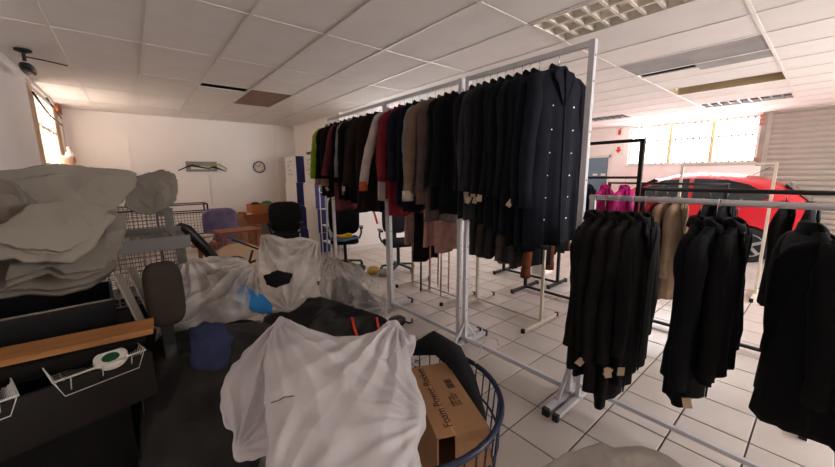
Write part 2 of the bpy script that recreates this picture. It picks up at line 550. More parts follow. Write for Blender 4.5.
# blue door, signs
dr = tag(B().box(XR + .02, XR + .07, 4.02, 4.88, 0, 2.0).build('door_2', mat('blue_door', '#6f8796', rough=.5, var=.06)), kind='structure')
B().box(XR - .02, XR + .06, 3.95, 4.02, 0, 2.06).box(XR - .02, XR + .06, 4.88, 4.95, 0, 2.06).box(XR - .02, XR + .06, 3.95, 4.95, 2.0, 2.06).build('door_frame', WHITEF, dr)
B().box(XR + .005, XR + .02, 4.08, 4.2, 1.5, 1.56).box(XR + .005, XR + .02, 4.3, 4.42, 1.5, 1.56).build('notice', PAPER, dr)
B().path([(XR - .03, 4.1, 1.02), (XR - .03, 4.22, 1.02)], .01).path([(XR + .02, 4.12, 1.02), (XR - .03, 4.12, 1.02)], .01).build('door_handle', CHROME, dr)
RED = mat('sign_red', '#d23a2a', rough=.5, var=.03)
def fire_sign(y, z, s, label, arrow):
    t = thing('fire_sign', label, 'sign', (XR - .003, y, z))
    B().box(-.004, .0, -s, s, -s * 1.15, s * 1.15).build('plate', PAPER, t)
    if arrow:
        poly = [(-.35, .7), (.35, .7), (.35, 0), (.8, 0), (0, -.9), (-.8, 0), (-.35, 0)]
        b = B().add([(-.007, -p * s * .8, q * s * .8) for p, q in poly] + [(-.0045, -p * s * .8, q * s * .8) for p, q in poly],
                    [tuple(range(7)), tuple(range(13, 6, -1))] + [(i, i + 7, (i + 1) % 7 + 7, (i + 1) % 7) for i in range(7)])
        b.build('arrow', RED, t)
    else:
        B().box(-.007, -.0045, -.4 * s, .4 * s, -s * .9, s * .4).box(-.007, -.0045, -.2 * s, .2 * s, s * .4, s * .7).box(-.007, -.0045, -.5 * s, 0, s * .7, s * .9).build('extinguisher_symbol', RED, t)
fire_sign(3.80, 2.66, .09, 'small white sign with red extinguisher symbol close under the ceiling', False)
fire_sign(3.79, 2.19, .13, 'white sign with red downward arrow beside the blue door', True)

# trunking and pipes on the back wall
tag(B().box(2.78, 2.86, YB - .03, YB, 0, ZC).build('trim_3', WALL), kind='structure')
tag(B().box(.015, .04, YB - .02, YB, 1.1, 2.36).build('trim_4', WALL), kind='structure')
for nm, a in (('baseboard_back', (XL, XS, YB - .015, YB)), ('baseboard_side', (XS - .015, XS, YS, YB)), ('baseboard_rear', (XS, XR, YS - .015, YS))):
    tag(B().box(*a, 0, .09).build(nm, WHITEF), kind='structure')

# ------------------------------------------------------------ garment racks
def rack(label, x, y0, y1, zt, m, w=.032, foot=.30, basez=.06, rail_r=None, low=None, posts=(True, True), bolts=False, group='garment racks', footz=.02, braces=False):
    t = thing('garment_rack', label, 'clothes rack', (x, (y0 + y1) / 2, 0), 0, group)
    a, b = y0 - (y0 + y1) / 2, y1 - (y0 + y1) / 2
    for k, yy in enumerate((a, b)):
        if not posts[k]:
            continue
        p = B().box(-w / 2, w / 2, yy - w / 2, yy + w / 2, footz, zt).build('post', m, t)
        if bolts:
            s = -1
            for z in (.35, .65, .95, 1.25, 1.55, 1.85, 2.15, 2.3):
                if z < zt:
                    B().lathe([(.006, 0), (.006, .002)], 8, (0, yy + s * (w / 2 + .002), z), 'y').build('bolt', BLACKP, p)
        f = B().box(-foot, foot, yy - w / 2, yy + w / 2, .012, .012 + w).build('foot', m, t)
        for sx in (-1, 1):
            B().box(sx * foot - .014, sx * foot + .014, yy - w / 2 - .004, yy + w / 2 + .004, 0, .018 + w).build('end_cap', BLACKP, f)
        if braces:
            for sx in (-1, 1):
                B().bar((sx * .16, yy, .03), (0, yy, .24), .022).build('brace', m, t)
    if rail_r:
        B().path([(0, a - .02, zt), (0, b + .02, zt)], rail_r, 10).build('top_rail', m, t, smooth=True)
    else:
        B().box(-w * .42, w * .42, a + w / 2, b - w / 2, zt - w, zt - .002).build('top_rail', m, t)
    B().box(-w * .4, w * .4, a, b, basez, basez + w * .8).build('base_rail', m, t)
    if low:
        B().path([(0, a - .02, low), (0, b + .02, low)], .013, 8).build('lower_rail', m, t, smooth=True)
    return t

XA = 2.25
rack('tall white square-tube rack holding black and navy coats, nearest the camera', XA, 1.03, 2.035, 2.39, WHITEM, w=.036, bolts=True, braces=True)
rack('tall white rack of coloured coats between the paired posts', XA, 2.115, 3.22, 2.39, WHITEM, w=.036, bolts=True)
rack('tall white rack at the far end of the coat row beside the cartons', XA, 3.27, 4.66, 2.39, WHITEM, w=.036, bolts=True)
rack('low white rack with dark coats in the right foreground', XA, -.95, .96, 1.445, WHITEM, w=.03, rail_r=.0155, basez=.12)
rack('thin cream rack of quilted jackets behind the tall rack', 3.2, 1.81, 2.70, 1.62, CREAMM, w=.026, foot=.33, basez=.03, rail_r=.012)
rack('thin cream rack of pink dresses behind the paired posts', 3.05, 2.88, 3.80, 1.62, CREAMM, w=.026, foot=.30, basez=.03, rail_r=.012)
rack('white rack hidden among black coats at the right edge', 3.22, -1.1, -.08, 1.38, WHITEM, w=.028, foot=.28, rail_r=.012)
rack('tall black rack with two bars in front of the blue door', 4.08, 1.29, 2.57, 1.94, BLACKM, w=.036, foot=.3, basez=.02, low=1.54)
rack('low black rack with thick rail in front of the red car', 4.08, -.95, 1.24, 1.425, BLACKM, w=.034, foot=.3, rail_r=.02, basez=.03)
rack('black rack with thin rail standing close to the red car', 5.0, .73, 1.93, 1.455, BLACKM, w=.03, foot=.3, rail_r=.014)
rack('empty cream rack frame standing against the red car', 6.0, .455, 1.375, 1.70, CREAMM, w=.03, foot=.3)
rack('black rack of jeans standing deepest in the hall', 4.55, 2.35, 3.28, 1.5, BLACKM, w=.036, foot=.24, basez=.03, rail_r=.014)

# ------------------------------------------------------------ hangers
def hanger_meshes(m):
    hook = B().path([(.0, 0, -.115), (0, 0, -.05)] + [(0.018 - .018 * math.cos(a), 0, -.018 + .02 * math.sin(a)) for a in [PI * k / 8 * 1.25 for k in range(9)]], .0022, 6)
    arm = B().path([(-.19, 0, -.19), (-.08, 0, -.145), (0, 0, -.118), (.08, 0, -.145), (.19, 0, -.19)], .006, 6)
    return hook.mesh('hook', CHROME, True), arm.mesh('shoulder_bar', m, True)
HH = hanger_meshes(BLACKP)
def hanger(x, y, z, rz, label, group, sc=1.0):
    t = thing('clothes_hanger', label, 'hanger', (x, y, z), rz, group)
    h = link('hook', HH[0], t)
    a = link('shoulder_bar', HH[1], t)
    a.scale = (sc, 1, 1)
    return t

# ------------------------------------------------------------ garments
def smooth(a, b, x):
    t = np.clip((x - a) / (b - a), 0, 1)
    return t * t * (3 - 2 * t)

def garment(name, label, cat, group, x, y, zr, hexc, W=.22, L=1.1, D=.05, rz=0.0, SL=.6, sleeve_hex=None, cuff=None, tags=0, buttons=None,
            flare=1.0, quilt=0.0, seed=0, collar=True, tagz=None, ties=False, slx=.03, hang=None, flap=0.0, swing=0.0, fat=1.0):
    rng = random.Random(seed * 7 + 13)
    t = thing(name, label, cat, (x, y, zr), rz, group)
    m = fabric(hexc)
    sm = fabric(sleeve_hex) if sleeve_hex else m
    nt_, nz = 56, 40
    ph = [rng.uniform(0, 6.28) for _ in range(8)]
    prof = [(-.112, .05, .030), (-.122, .07, .034), (-.138, .45 * W, D * .55), (-.160, .72 * W, D * .66), (-.185, .90 * W, D * .76), (-.215, .97 * W, D * .86),
            (-.27, .99 * W, D * .95), (-.45, .93 * W, D), (-L * .62, .92 * W * flare ** .5, D), (-L, 1.0 * W * flare, D * 1.06)]
    pz = np.array([p[0] for p in prof]); pw = np.array([p[1] for p in prof]); pd = np.array([p[2] for p in prof])
    zs = np.concatenate([np.linspace(-.112, -.27, 12), np.linspace(-.29, -L, nz - 12)])
    hw = np.interp(-zs, -pz, pw); hd = np.interp(-zs, -pz, pd)
    def surf(th, i, extra=0.0):
        c, s = math.cos(th), math.sin(th)
        z = zs[i]
        g = min(1.0, max(0.0, (-z - .2) / (L - .2)))
        X = hw[i] * math.copysign(abs(c) ** .75, c)
        u = X / W
        fold = D * .26 * (.25 + g) * (math.sin(7 * u + ph[0] + 1.3 * g) + .6 * math.sin(13 * u + ph[1] - 2 * g) + .35 * math.sin(23 * u + ph[5]))
        Y = (hd[i] + extra) * math.copysign(abs(s) ** .8, s) + fold * (.6 + .4 * abs(s)) * min(1, abs(z) * 2.2) * (1 if s < 0 else .8)
        if quilt:
            q = abs(math.sin(PI * z / quilt)) ** .6
            Y += math.copysign(.020 * (q - .5), s) * abs(s)
            X += math.copysign(.01 * (q - .5), c) * abs(c)
        Z = z
        if i > nz - 6:
            Z += (i - nz + 6) / 5 * (.012 * math.sin(5 * u + ph[2]) + .02 * u * math.sin(ph[3]) + flap * u)
        X += .012 * g * math.sin(4 * z + ph[4])
        return X, Y, Z
    b = B()
    v = [surf(2 * PI * k / nt_, i) for i in range(nz) for k in range(nt_)]
    f = [(i * nt_ + k, i * nt_ + (k + 1) % nt_, (i + 1) * nt_ + (k + 1) % nt_, (i + 1) * nt_ + k) for i in range(nz - 1) for k in range(nt_)]
    # turned-in hem closes the bottom of the cloth
    last = (nz - 1) * nt_
    n0 = len(v)
    for k in range(nt_):
        X, Y, Z = v[last + k]
        v.append((X * .93, Y * .6, Z + .03))
    f += [(last + k, last + (k + 1) % nt_, n0 + (k + 1) % nt_, n0 + k) for k in range(nt_)]
    v.append((0, 0, -L + .05))
    f += [(n0 + k, n0 + (k + 1) % nt_, len(v) - 1) for k in range(nt_)]
    b.add(v, f).build('body', m, t, smooth=True)
    if SL:
        for sx in (-1, 1):
            n = 14
            out_ = slx + (swing if sx < 0 else 0)
            sp = [(sx * W * .52, 0, -.170), (sx * W * .72, 0, -.188), (sx * W * .87, 0, -.222)]
            r1, r2 = [.018, .034, .048], [D * .45, D * .65, D * .8]
            for i in range(1, n - 2):
                q = i / (n - 3)
                sp.append((sx * (W * .90 + out_ * q ** .8 + .010 * math.sin(4 * q + ph[6])), -D * .15 * q + .01 * math.sin(5 * q + ph[7]), -.225 - SL * q))
                wr = 1 + .05 * math.sin(17 * q + ph[5]) + .04 * math.sin(29 * q + ph[2])
                r1.append((.058 - .012 * q) * wr * fat); r2.append(min(.046, D * .92) * (1 - .12 * q) * wr)
            n = len(sp) - 1
            if quilt:
                sp2, a1, a2 = [], [], []
                for i in range(40):
                    q = i / 39
                    j = min(n - 1, int(q * n)); fr = q * n - j
                    sp2.append(tuple(sp[j][c] * (1 - fr) + sp[j + 1][c] * fr for c in range(3)))
                    k_ = .86 + .2 * abs(math.sin(PI * q * SL / quilt)) ** .6
                    a1.append((r1[j] * (1 - fr) + r1[j + 1] * fr) * k_); a2.append((r2[j] * (1 - fr) + r2[j + 1] * fr) * k_)
                sp, r1, r2 = sp2, a1, a2
            so = B().path(sp, r1, 16, r2).build('sleeve', sm, t, smooth=True)
            if cuff:
                e = sp[-1]
                B().path([(e[0], e[1], e[2] + .06), (e[0], e[1], e[2] - .035)], [r1[-1] * 1.03, r1[-1] * 1.1], 16, [r2[-1] * 1.05, r2[-1] * 1.15]).build('cuff', fabric(cuff), so, smooth=True)
    if collar:
        cv, cf, na = [], [], 22
        for k in range(na):
            an = -PI / 2 + .30 + (2 * PI - .60) * k / (na - 1)
            fr_ = max(0, -math.sin(an))
            for rr, zz in ((.050, -.118), (.054, -.098), (.062, -.090), (.072, -.100), (.084, -.142), (.078, -.146)):
                cv.append((rr * math.cos(an) * (1 + .15 * fr_), rr * .62 * math.sin(an), zz - .030 * fr_))
        for k in range(na - 1):
            for q in range(6):
                cf.append((k * 6 + q, k * 6 + (q + 1) % 6, (k + 1) * 6 + (q + 1) % 6, (k + 1) * 6 + q))
        cf += [tuple(range(5, -1, -1)), tuple((na - 1) * 6 + q for q in range(6))]
        B().add(cv, cf).build('collar', m, t, smooth=True)
        for sx in (-1, 1):
            yb = surf(-PI / 2, 10)[1] - .012
            B().add([(sx * .015, yb + .012, -.135), (sx * .085, yb + .006, -.15), (sx * .10, yb, -.20), (sx * .07, yb - .004, -.225), (sx * .012, yb - .002, -.36),
                     (sx * .015, yb + .022, -.135), (sx * .085, yb + .016, -.15), (sx * .10, yb + .010, -.20), (sx * .07, yb + .006, -.225), (sx * .012, yb + .008, -.36)],
                    [(0, 1, 2, 3, 4), (9, 8, 7, 6, 5)] + [(i, i + 5, (i + 1) % 5 + 5, (i + 1) % 5) for i in range(5)]).build('lapel', m, t)
    # front edge of the closure
    pl = []
    for i in range(13, nz):
        a = surf(-PI / 2, i)
        pl.append((a[0] + .012, a[1] - .003, a[2]))
    B().path(pl, .010, 6, .004).build('front_edge', m, t, smooth=True)
    if buttons:
        bm = mat('snap_metal', '#b9bac0', rough=.25, metal=1.0, var=.05) if buttons == 'snap' else BLACKP
        for sx in ((-1, 1) if buttons == 'snap' else (1,)):
            for i in range(14, nz - 4, 4):
                a = surf(-PI / 2 + sx * .30, i)
                B().lathe([(.008, 0), (.009, -.003), (.006, -.006)], 10, (a[0], a[1] - .003, a[2]), 'y').build('button', bm, t, smooth=True)
    for k in range(tags):
        zt = (tagz or -(.225 + SL)) - rng.uniform(-.02, .05)
        sx = -1 if k % 2 == 0 else (-1 if k % 3 else 1)
        xx = sx * (W + slx - .03 * k)
        yy = -D * .9 - .012 - .004 * k
        h = B().box(-.018, .018, -.001, .001, -.055, 0).build('price_tag', mat('tag_card', '#b9a58c', rough=.8), t, (xx, yy, zt))
        h.rotation_euler = (rng.uniform(-.2, .2), rng.uniform(-.6, .6), -.9 + rng.uniform(-.3, .3))
    if ties:
        for sx in (-.12, .03):
            B().path([(sx, -D * .5, -L * .7), (sx - .01, -D * .55, -L - .15), (sx - .02, -D * .6, -L - .5), (sx - .02, -D * .6, -L - .58)], [.012, .014, .016, .003], 8, .004).build('tie', m, t, smooth=True)
    if hang is not False:
        hanger(x, y, zr, rz, ' '.join(('wire hanger holding the ' + label.split(',')[0]).split()[:16]) if ',' not in label else ' '.join(('wire hanger holding the ' + label).split()[:16]), hang[1], sc=min(1.0, W / .22 * .95))
    return t

random.seed(11)
R = random.uniform
HA = ('dark hanger with wire hook on the near tall rack of dark coats', 'hangers on the near tall rack')
# near tall rack: dark coats, far to near
BLK, NAV, CHA = '#0d0d10', '#12141c', '#2a2b2e'
G1 = 'dark coats on the near tall rack'
ZA = 2.394
for k, (y, hx, L, SL, tg, lab) in enumerate([
    (1.945, '#17181a', 1.17, .70, 0, 'black short coat hanging against the paired white posts'),
    (1.875, '#333436', 1.18, .70, 2, 'charcoal grey coat with paper tags on its cuff, left of the near tall rack'),
    (1.800, '#28292c', 1.16, .71, 3, 'dark grey coat with three hanging price tags beside the charcoal one'),
    (1.730, '#0f1012', 1.20, .72, 1, 'plain black coat just right of the tagged grey coats'),
    (1.660, '#15161b', 1.22, .73, 0, 'blue-black coat, fifth from the paired posts on the near tall rack'),
    (1.590, '#101116', 1.24, .74, 0, 'black coat, sixth from the paired posts on the near tall rack'),
    (1.520, '#171a22', 1.26, .75, 0, 'navy coat, seventh from the paired posts on the near tall rack'),
    (1.450, '#0c0d10', 1.30, .76, 1, 'long black coat, third from the near end of the tall rack'),
    (1.385, '#141722', 1.36, .78, 0, 'long navy coat tucked behind the snap-buttoned coat')]):
    garment('coat', lab, 'coat', G1, XA + R(-.012, .012), y, ZA, hx, W=.215 + R(-.01, .012), L=L, D=.034, rz=R(-.08, .08), SL=SL, tags=tg, seed=k, hang=HA, swing=R(-.01, .035), fat=R(.95, 1.2))
garment('coat', 'navy coat with silver snap buttons facing the camera on the near tall rack', 'coat', G1, XA + .01, 1.25, ZA, '#151722', W=.245, L=1.30, D=.055, rz=-.2, SL=.80,
        buttons='snap', seed=40, hang=HA, flare=1.05)
# further tall racks: coloured coats, far to near
HB = ('wire hanger hook on the far tall racks of coloured coats', 'hangers on the far tall racks')
G2 = 'coloured coats on the far tall racks'
for k, (y, hx, L, W, SL, nm, tg, cf, lab) in enumerate([
    (4.62, '#8fae22', 1.02, .21, .62, 'jacket', 0, None, 'lime green jacket at the far end of the coat row'),
    (4.50, '#131110', 1.06, .23, .68, 'coat', 1, '#8a6f5c', 'black coat with beige cuffs next to the lime green jacket'),
    (4.37, '#191413', 1.08, .23, .68, 'coat', 1, '#8a6f5c', 'brown-black coat with pale cuffs left of the dusty red jacket'),
    (4.20, '#6e3238', 1.26, .20, .58, 'jacket', 0, None, 'dusty red long jacket hanging lower between black coats'),
    (4.08, '#120f10', 1.10, .21, .66, 'coat', 0, None, 'black coat right of the dusty red jacket'),
    (3.95, '#8c8683', 1.02, .19, .60, 'cardigan', 0, None, 'slim pale grey cardigan squeezed between black coats'),
    (3.83, '#0f0e10', 1.12, .22, .66, 'coat', 1, None, 'black coat just right of the pale grey cardigan'),
    (3.70, '#141213', 1.14, .22, .66, 'coat', 0, None, 'black coat left of the dark brown overcoat'),
    (3.52, '#2b211d', 1.24, .24, .70, 'coat', 0, None, 'dark brown overcoat with broad sleeve'),
    (3.38, '#201916', 1.22, .23, .70, 'coat', 0, None, 'darker brown overcoat behind the white blouse'),
    (3.12, '#b9adaa', 1.06, .22, .70, 'blouse', 0, '#b65a32', 'off-white blouse with orange cuff beside the rust jacket'),
    (3.01, '#7c2f20', 1.04, .21, .60, 'jacket', 0, None, 'rust red jacket behind the crimson coat'),
    (2.90, '#7a1f2b', 1.22, .22, .64, 'coat', 0, None, 'crimson coat between rust jacket and navy coat'),
    (2.78, '#161b29', 1.10, .22, .64, 'coat', 0, None, 'navy coat right of the crimson coat'),
    (2.67, '#0f1118', 1.16, .22, .66, 'coat', 0, None, 'blue-black coat left of the pale blue shirt'),
    (2.57, '#7d838c', .98, .20, .55, 'shirt', 0, None, 'pale blue-grey shirt behind the tan coat'),
    (2.45, '#7d6555', 1.10, .235, .78, 'coat', 0, '#c9bfb0', 'tan coat with cream cuffs on the far tall rack'),
    (2.34, '#5b4d49', 1.24, .21, .72, 'coat', 0, None, 'taupe coat hanging lower behind the tan coat'),
    (2.24, '#0c0c0e', 1.12, .22, .68, 'coat', 0, None, 'black coat right of the tan coat'),
    (2.16, '#0f1013', 1.14, .215, .68, 'coat', 0, None, 'black coat pressed against the far paired post')]):
    garment(nm, lab, nm, G2, XA + R(-.02, .02), y, ZA, hx, W=W, L=L, D=.045, rz=R(-.22, .08), SL=SL, tags=tg, cuff=cf, seed=60 + k, hang=HB, slx=.04, swing={0: .06, 3: .10, 8: .09, 10: .16, 12: .06, 16: .07}.get(k, R(0, .04)), fat=R(1.0, 1.25))

# low white rack in the right foreground
HD = ('black hanger with bent wire hook on the low white rack', 'hangers on the low white rack')
G3 = 'dark coats on the low white rack'
ZD = 1.462
for k, (y, x, hx, L, W, rz, SL, tg, D, lab) in enumerate([
    (.905, 2.14, '#131113', 1.02, .25, .10, .64, 0, .036, 'dark coat hanging closest to the tall rack post on the low rack'),
    (.85, 2.16, '#171416', 1.06, .25, .06, .66, 1, .036, 'charcoal coat with paper tag, second from the tall rack post on the low rack'),
    (.785, 2.16, '#1a1618', 1.14, .25, .04, .70, 0, .038, 'brown-black coat, third from the tall rack post on the low rack'),
    (.715, 2.18, '#151214', 1.20, .24, .0, .70, 2, .038, 'longest charcoal coat of the left group, tags at its cuff'),
    (.66, 2.22, '#100f11', 1.05, .22, -.02, .66, 1, .040, 'black coat at the right of the charcoal group, thin tag hanging')]):
    garment('coat', lab, 'coat', G3, x, y, ZD, hx, W=W, L=L, D=D, rz=rz, SL=SL, tags=tg, seed=90 + k, hang=HD, flare=1.05)
for k, (y, x, hx, L, W, rz, SL, tg, D, lab) in enumerate([
    (.415, 2.24, '#0c0d10', .98, .225, .0, .66, 0, .04, 'black coat at the left of the middle pair on the low rack'),
    (.345, 2.20, '#0e1013', 1.02, .235, -.10, .70, 1, .046, 'blue-black coat with bare collar facing the camera on the low rack'),
    (.275, 2.26, '#0a0a0c', .90, .23, -.05, .62, 0, .042, 'short black coat at the right of the middle group on the low rack'),
    (.03, 2.34, '#0b0c0e', 1.00, .24, .35, .62, 0, .05, 'black coat turned sideways behind the nearest coat at the right edge'),
    (-.20, 2.16, '#0a0b0d', 1.02, .30, 1.25, .60, 0, .075, 'large black coat at the right edge with its broad side to the camera')]):
    garment('coat', lab, 'coat', G3, x, y, ZD, hx, W=W, L=L, D=D, rz=rz, SL=SL, tags=tg, seed=100 + k, hang=HD, flare=1.2 if k > 3 else 1.05)

# quilted jackets on the cream rack
G4 = 'quilted jackets on the cream rack'
HE = ('hanger on the cream racks behind the tall rack', 'hangers on the cream racks')
for k, (y, hx, L, nm, cf, lab) in enumerate([
    (2.62, '#453e3a', 1.02, 'puffer_jacket', None, 'dark brown quilted jacket, leftmost below the black coats'),
    (2.48, '#4c4540', 1.04, 'puffer_jacket', None, 'brown quilted jacket, second from the left below the black coats'),
    (2.34, '#3a3638', 1.02, 'puffer_jacket', None, 'charcoal quilted jacket in the middle of the cream rack'),
    (2.20, '#544d48', 1.06, 'puffer_jacket', None, 'grey-brown quilted jacket with wide horizontal stitching'),
    (2.06, '#474240', 1.08, 'puffer_jacket', None, 'dark quilted jacket, rightmost with horizontal stitching')]):
    garment(nm, lab, 'jacket', G4, 3.2, y, 1.634, hx, W=.23, L=L - .06, D=.058, rz=R(-.1, .1), SL=.74, quilt=.048, seed=120 + k, hang=HE, collar=True)
garment('jacket', 'black jacket with rust brown cuff hanging under the navy coats', 'jacket', 'black jackets with rust brown cuffs', 3.2, 1.88, 1.634, '#111113', W=.23, L=.98, D=.05, SL=.82, cuff='#6b3a22', sleeve_hex='#6b3a22', seed=131, hang=HE)
garment('jacket', 'black jacket with rust brown sleeve beside the low rack coats', 'jacket', 'black jackets with rust brown cuffs', 4.08, 2.12, 1.553, '#111113', W=.22, L=.95, D=.05, SL=.70, cuff='#6b3a22', sleeve_hex='#6b3a22', seed=132, hang=HE)
# pink dresses and trousers
G5 = 'garments on the cream rack with pink dresses'
for k, (y, hx, L, SL, tie, nm, lab) in enumerate([
    (3.66, '#b08a82', 1.00, 0, True, 'dress', 'dusty pink dress with long ties below the coloured coats'),
    (3.48, '#1a1617', 1.20, 0, True, 'dress', 'black dress with long tie between pink dresses'),
    (3.30, '#ba948a', .98, 0, True, 'dress', 'pale pink buttoned dress behind the taupe coat'),
    (3.10, '#ae8880', 1.02, 0, True, 'dress', 'pink dress with hanging ties, nearest the paired posts')]):
    garment(nm, lab, nm, G5, 3.05, y, 1.634, hx, W=.23, L=L, D=.05, rz=R(-.1, .1), SL=SL, ties=tie, seed=140 + k, hang=HE, buttons='dark' if k == 2 else None)

# black racks further back
G6 = 'garments on the black racks'
HF = ('hanger on the black racks in front of the car', 'hangers on the black racks')
for k, (x, y, zr, hx, L, SL, nm, lab) in enumerate([
    (4.08, 1.62, 1.553, '#b01d6e', .62, .3, 'jacket', 'bright magenta jacket behind the low rack hangers'),
    (4.08, 1.42, 1.553, '#a81c68', .60, .3, 'jacket', 'magenta jacket nearest the black upright'),
    (4.08, 1.80, 1.553, '#1a2238', .70, .5, 'jacket', 'dark blue jacket left of the magenta jackets'),
    (4.08, 1.13, 1.444, '#7a1a22', .80, .5, 'cardigan', 'dark red cardigan left of the beige jacket'),
    (4.08, 1.03, 1.444, '#8c745e', 1.14, .62, 'jacket', 'beige jacket hanging in front of the red car'),
    (4.08, .93, 1.444, '#967f68', 1.10, .62, 'jacket', 'paler beige jacket just right of the other beige one'),
    (4.08, .70, 1.444, '#111214', .80, .5, 'jacket', 'black padded jacket on the thick black rail, left of the wheel'),
    (4.08, .58, 1.444, '#0e0f12', .86, .55, 'jacket', 'black jacket on the thick black rail beside the car wheel'),
    (4.08, .22, 1.444, '#0d0e10', .95, .6, 'coat', 'black coat on the thick black rail right of the car wheel'),
    (4.08, .08, 1.444, '#0b0c0e', 1.0, .6, 'coat', 'black coat on the thick black rail near the right edge'),
    (3.22, -.13, 1.393, '#0a0a0c', .85, .6, 'coat', 'black coat at the right edge, behind the large broad coat'),
    (4.55, 3.15, 1.515, '#1a1c2a', 1.12, 0, 'skirt', 'navy long skirt deepest in the hall'),
    (4.55, 2.98, 1.515, '#6a1a20', 1.02, 0, 'skirt', 'dark red skirt deep in the hall'),
    (4.55, 2.80, 1.515, '#1a2236', 1.14, 0, 'skirt', 'denim blue skirt deep in the hall'),
    (4.55, 2.62, 1.515, '#16181f', 1.14, 0, 'skirt', 'blue-black skirt deep in the hall')]):
    garment(nm, lab, nm, G6, x, y, zr, hx, W=.23, L=L, D=.045 if nm != 'skirt' else .05, rz=R(-.1, .1), SL=SL, seed=160 + k, hang=HF, collar=SL > 0)

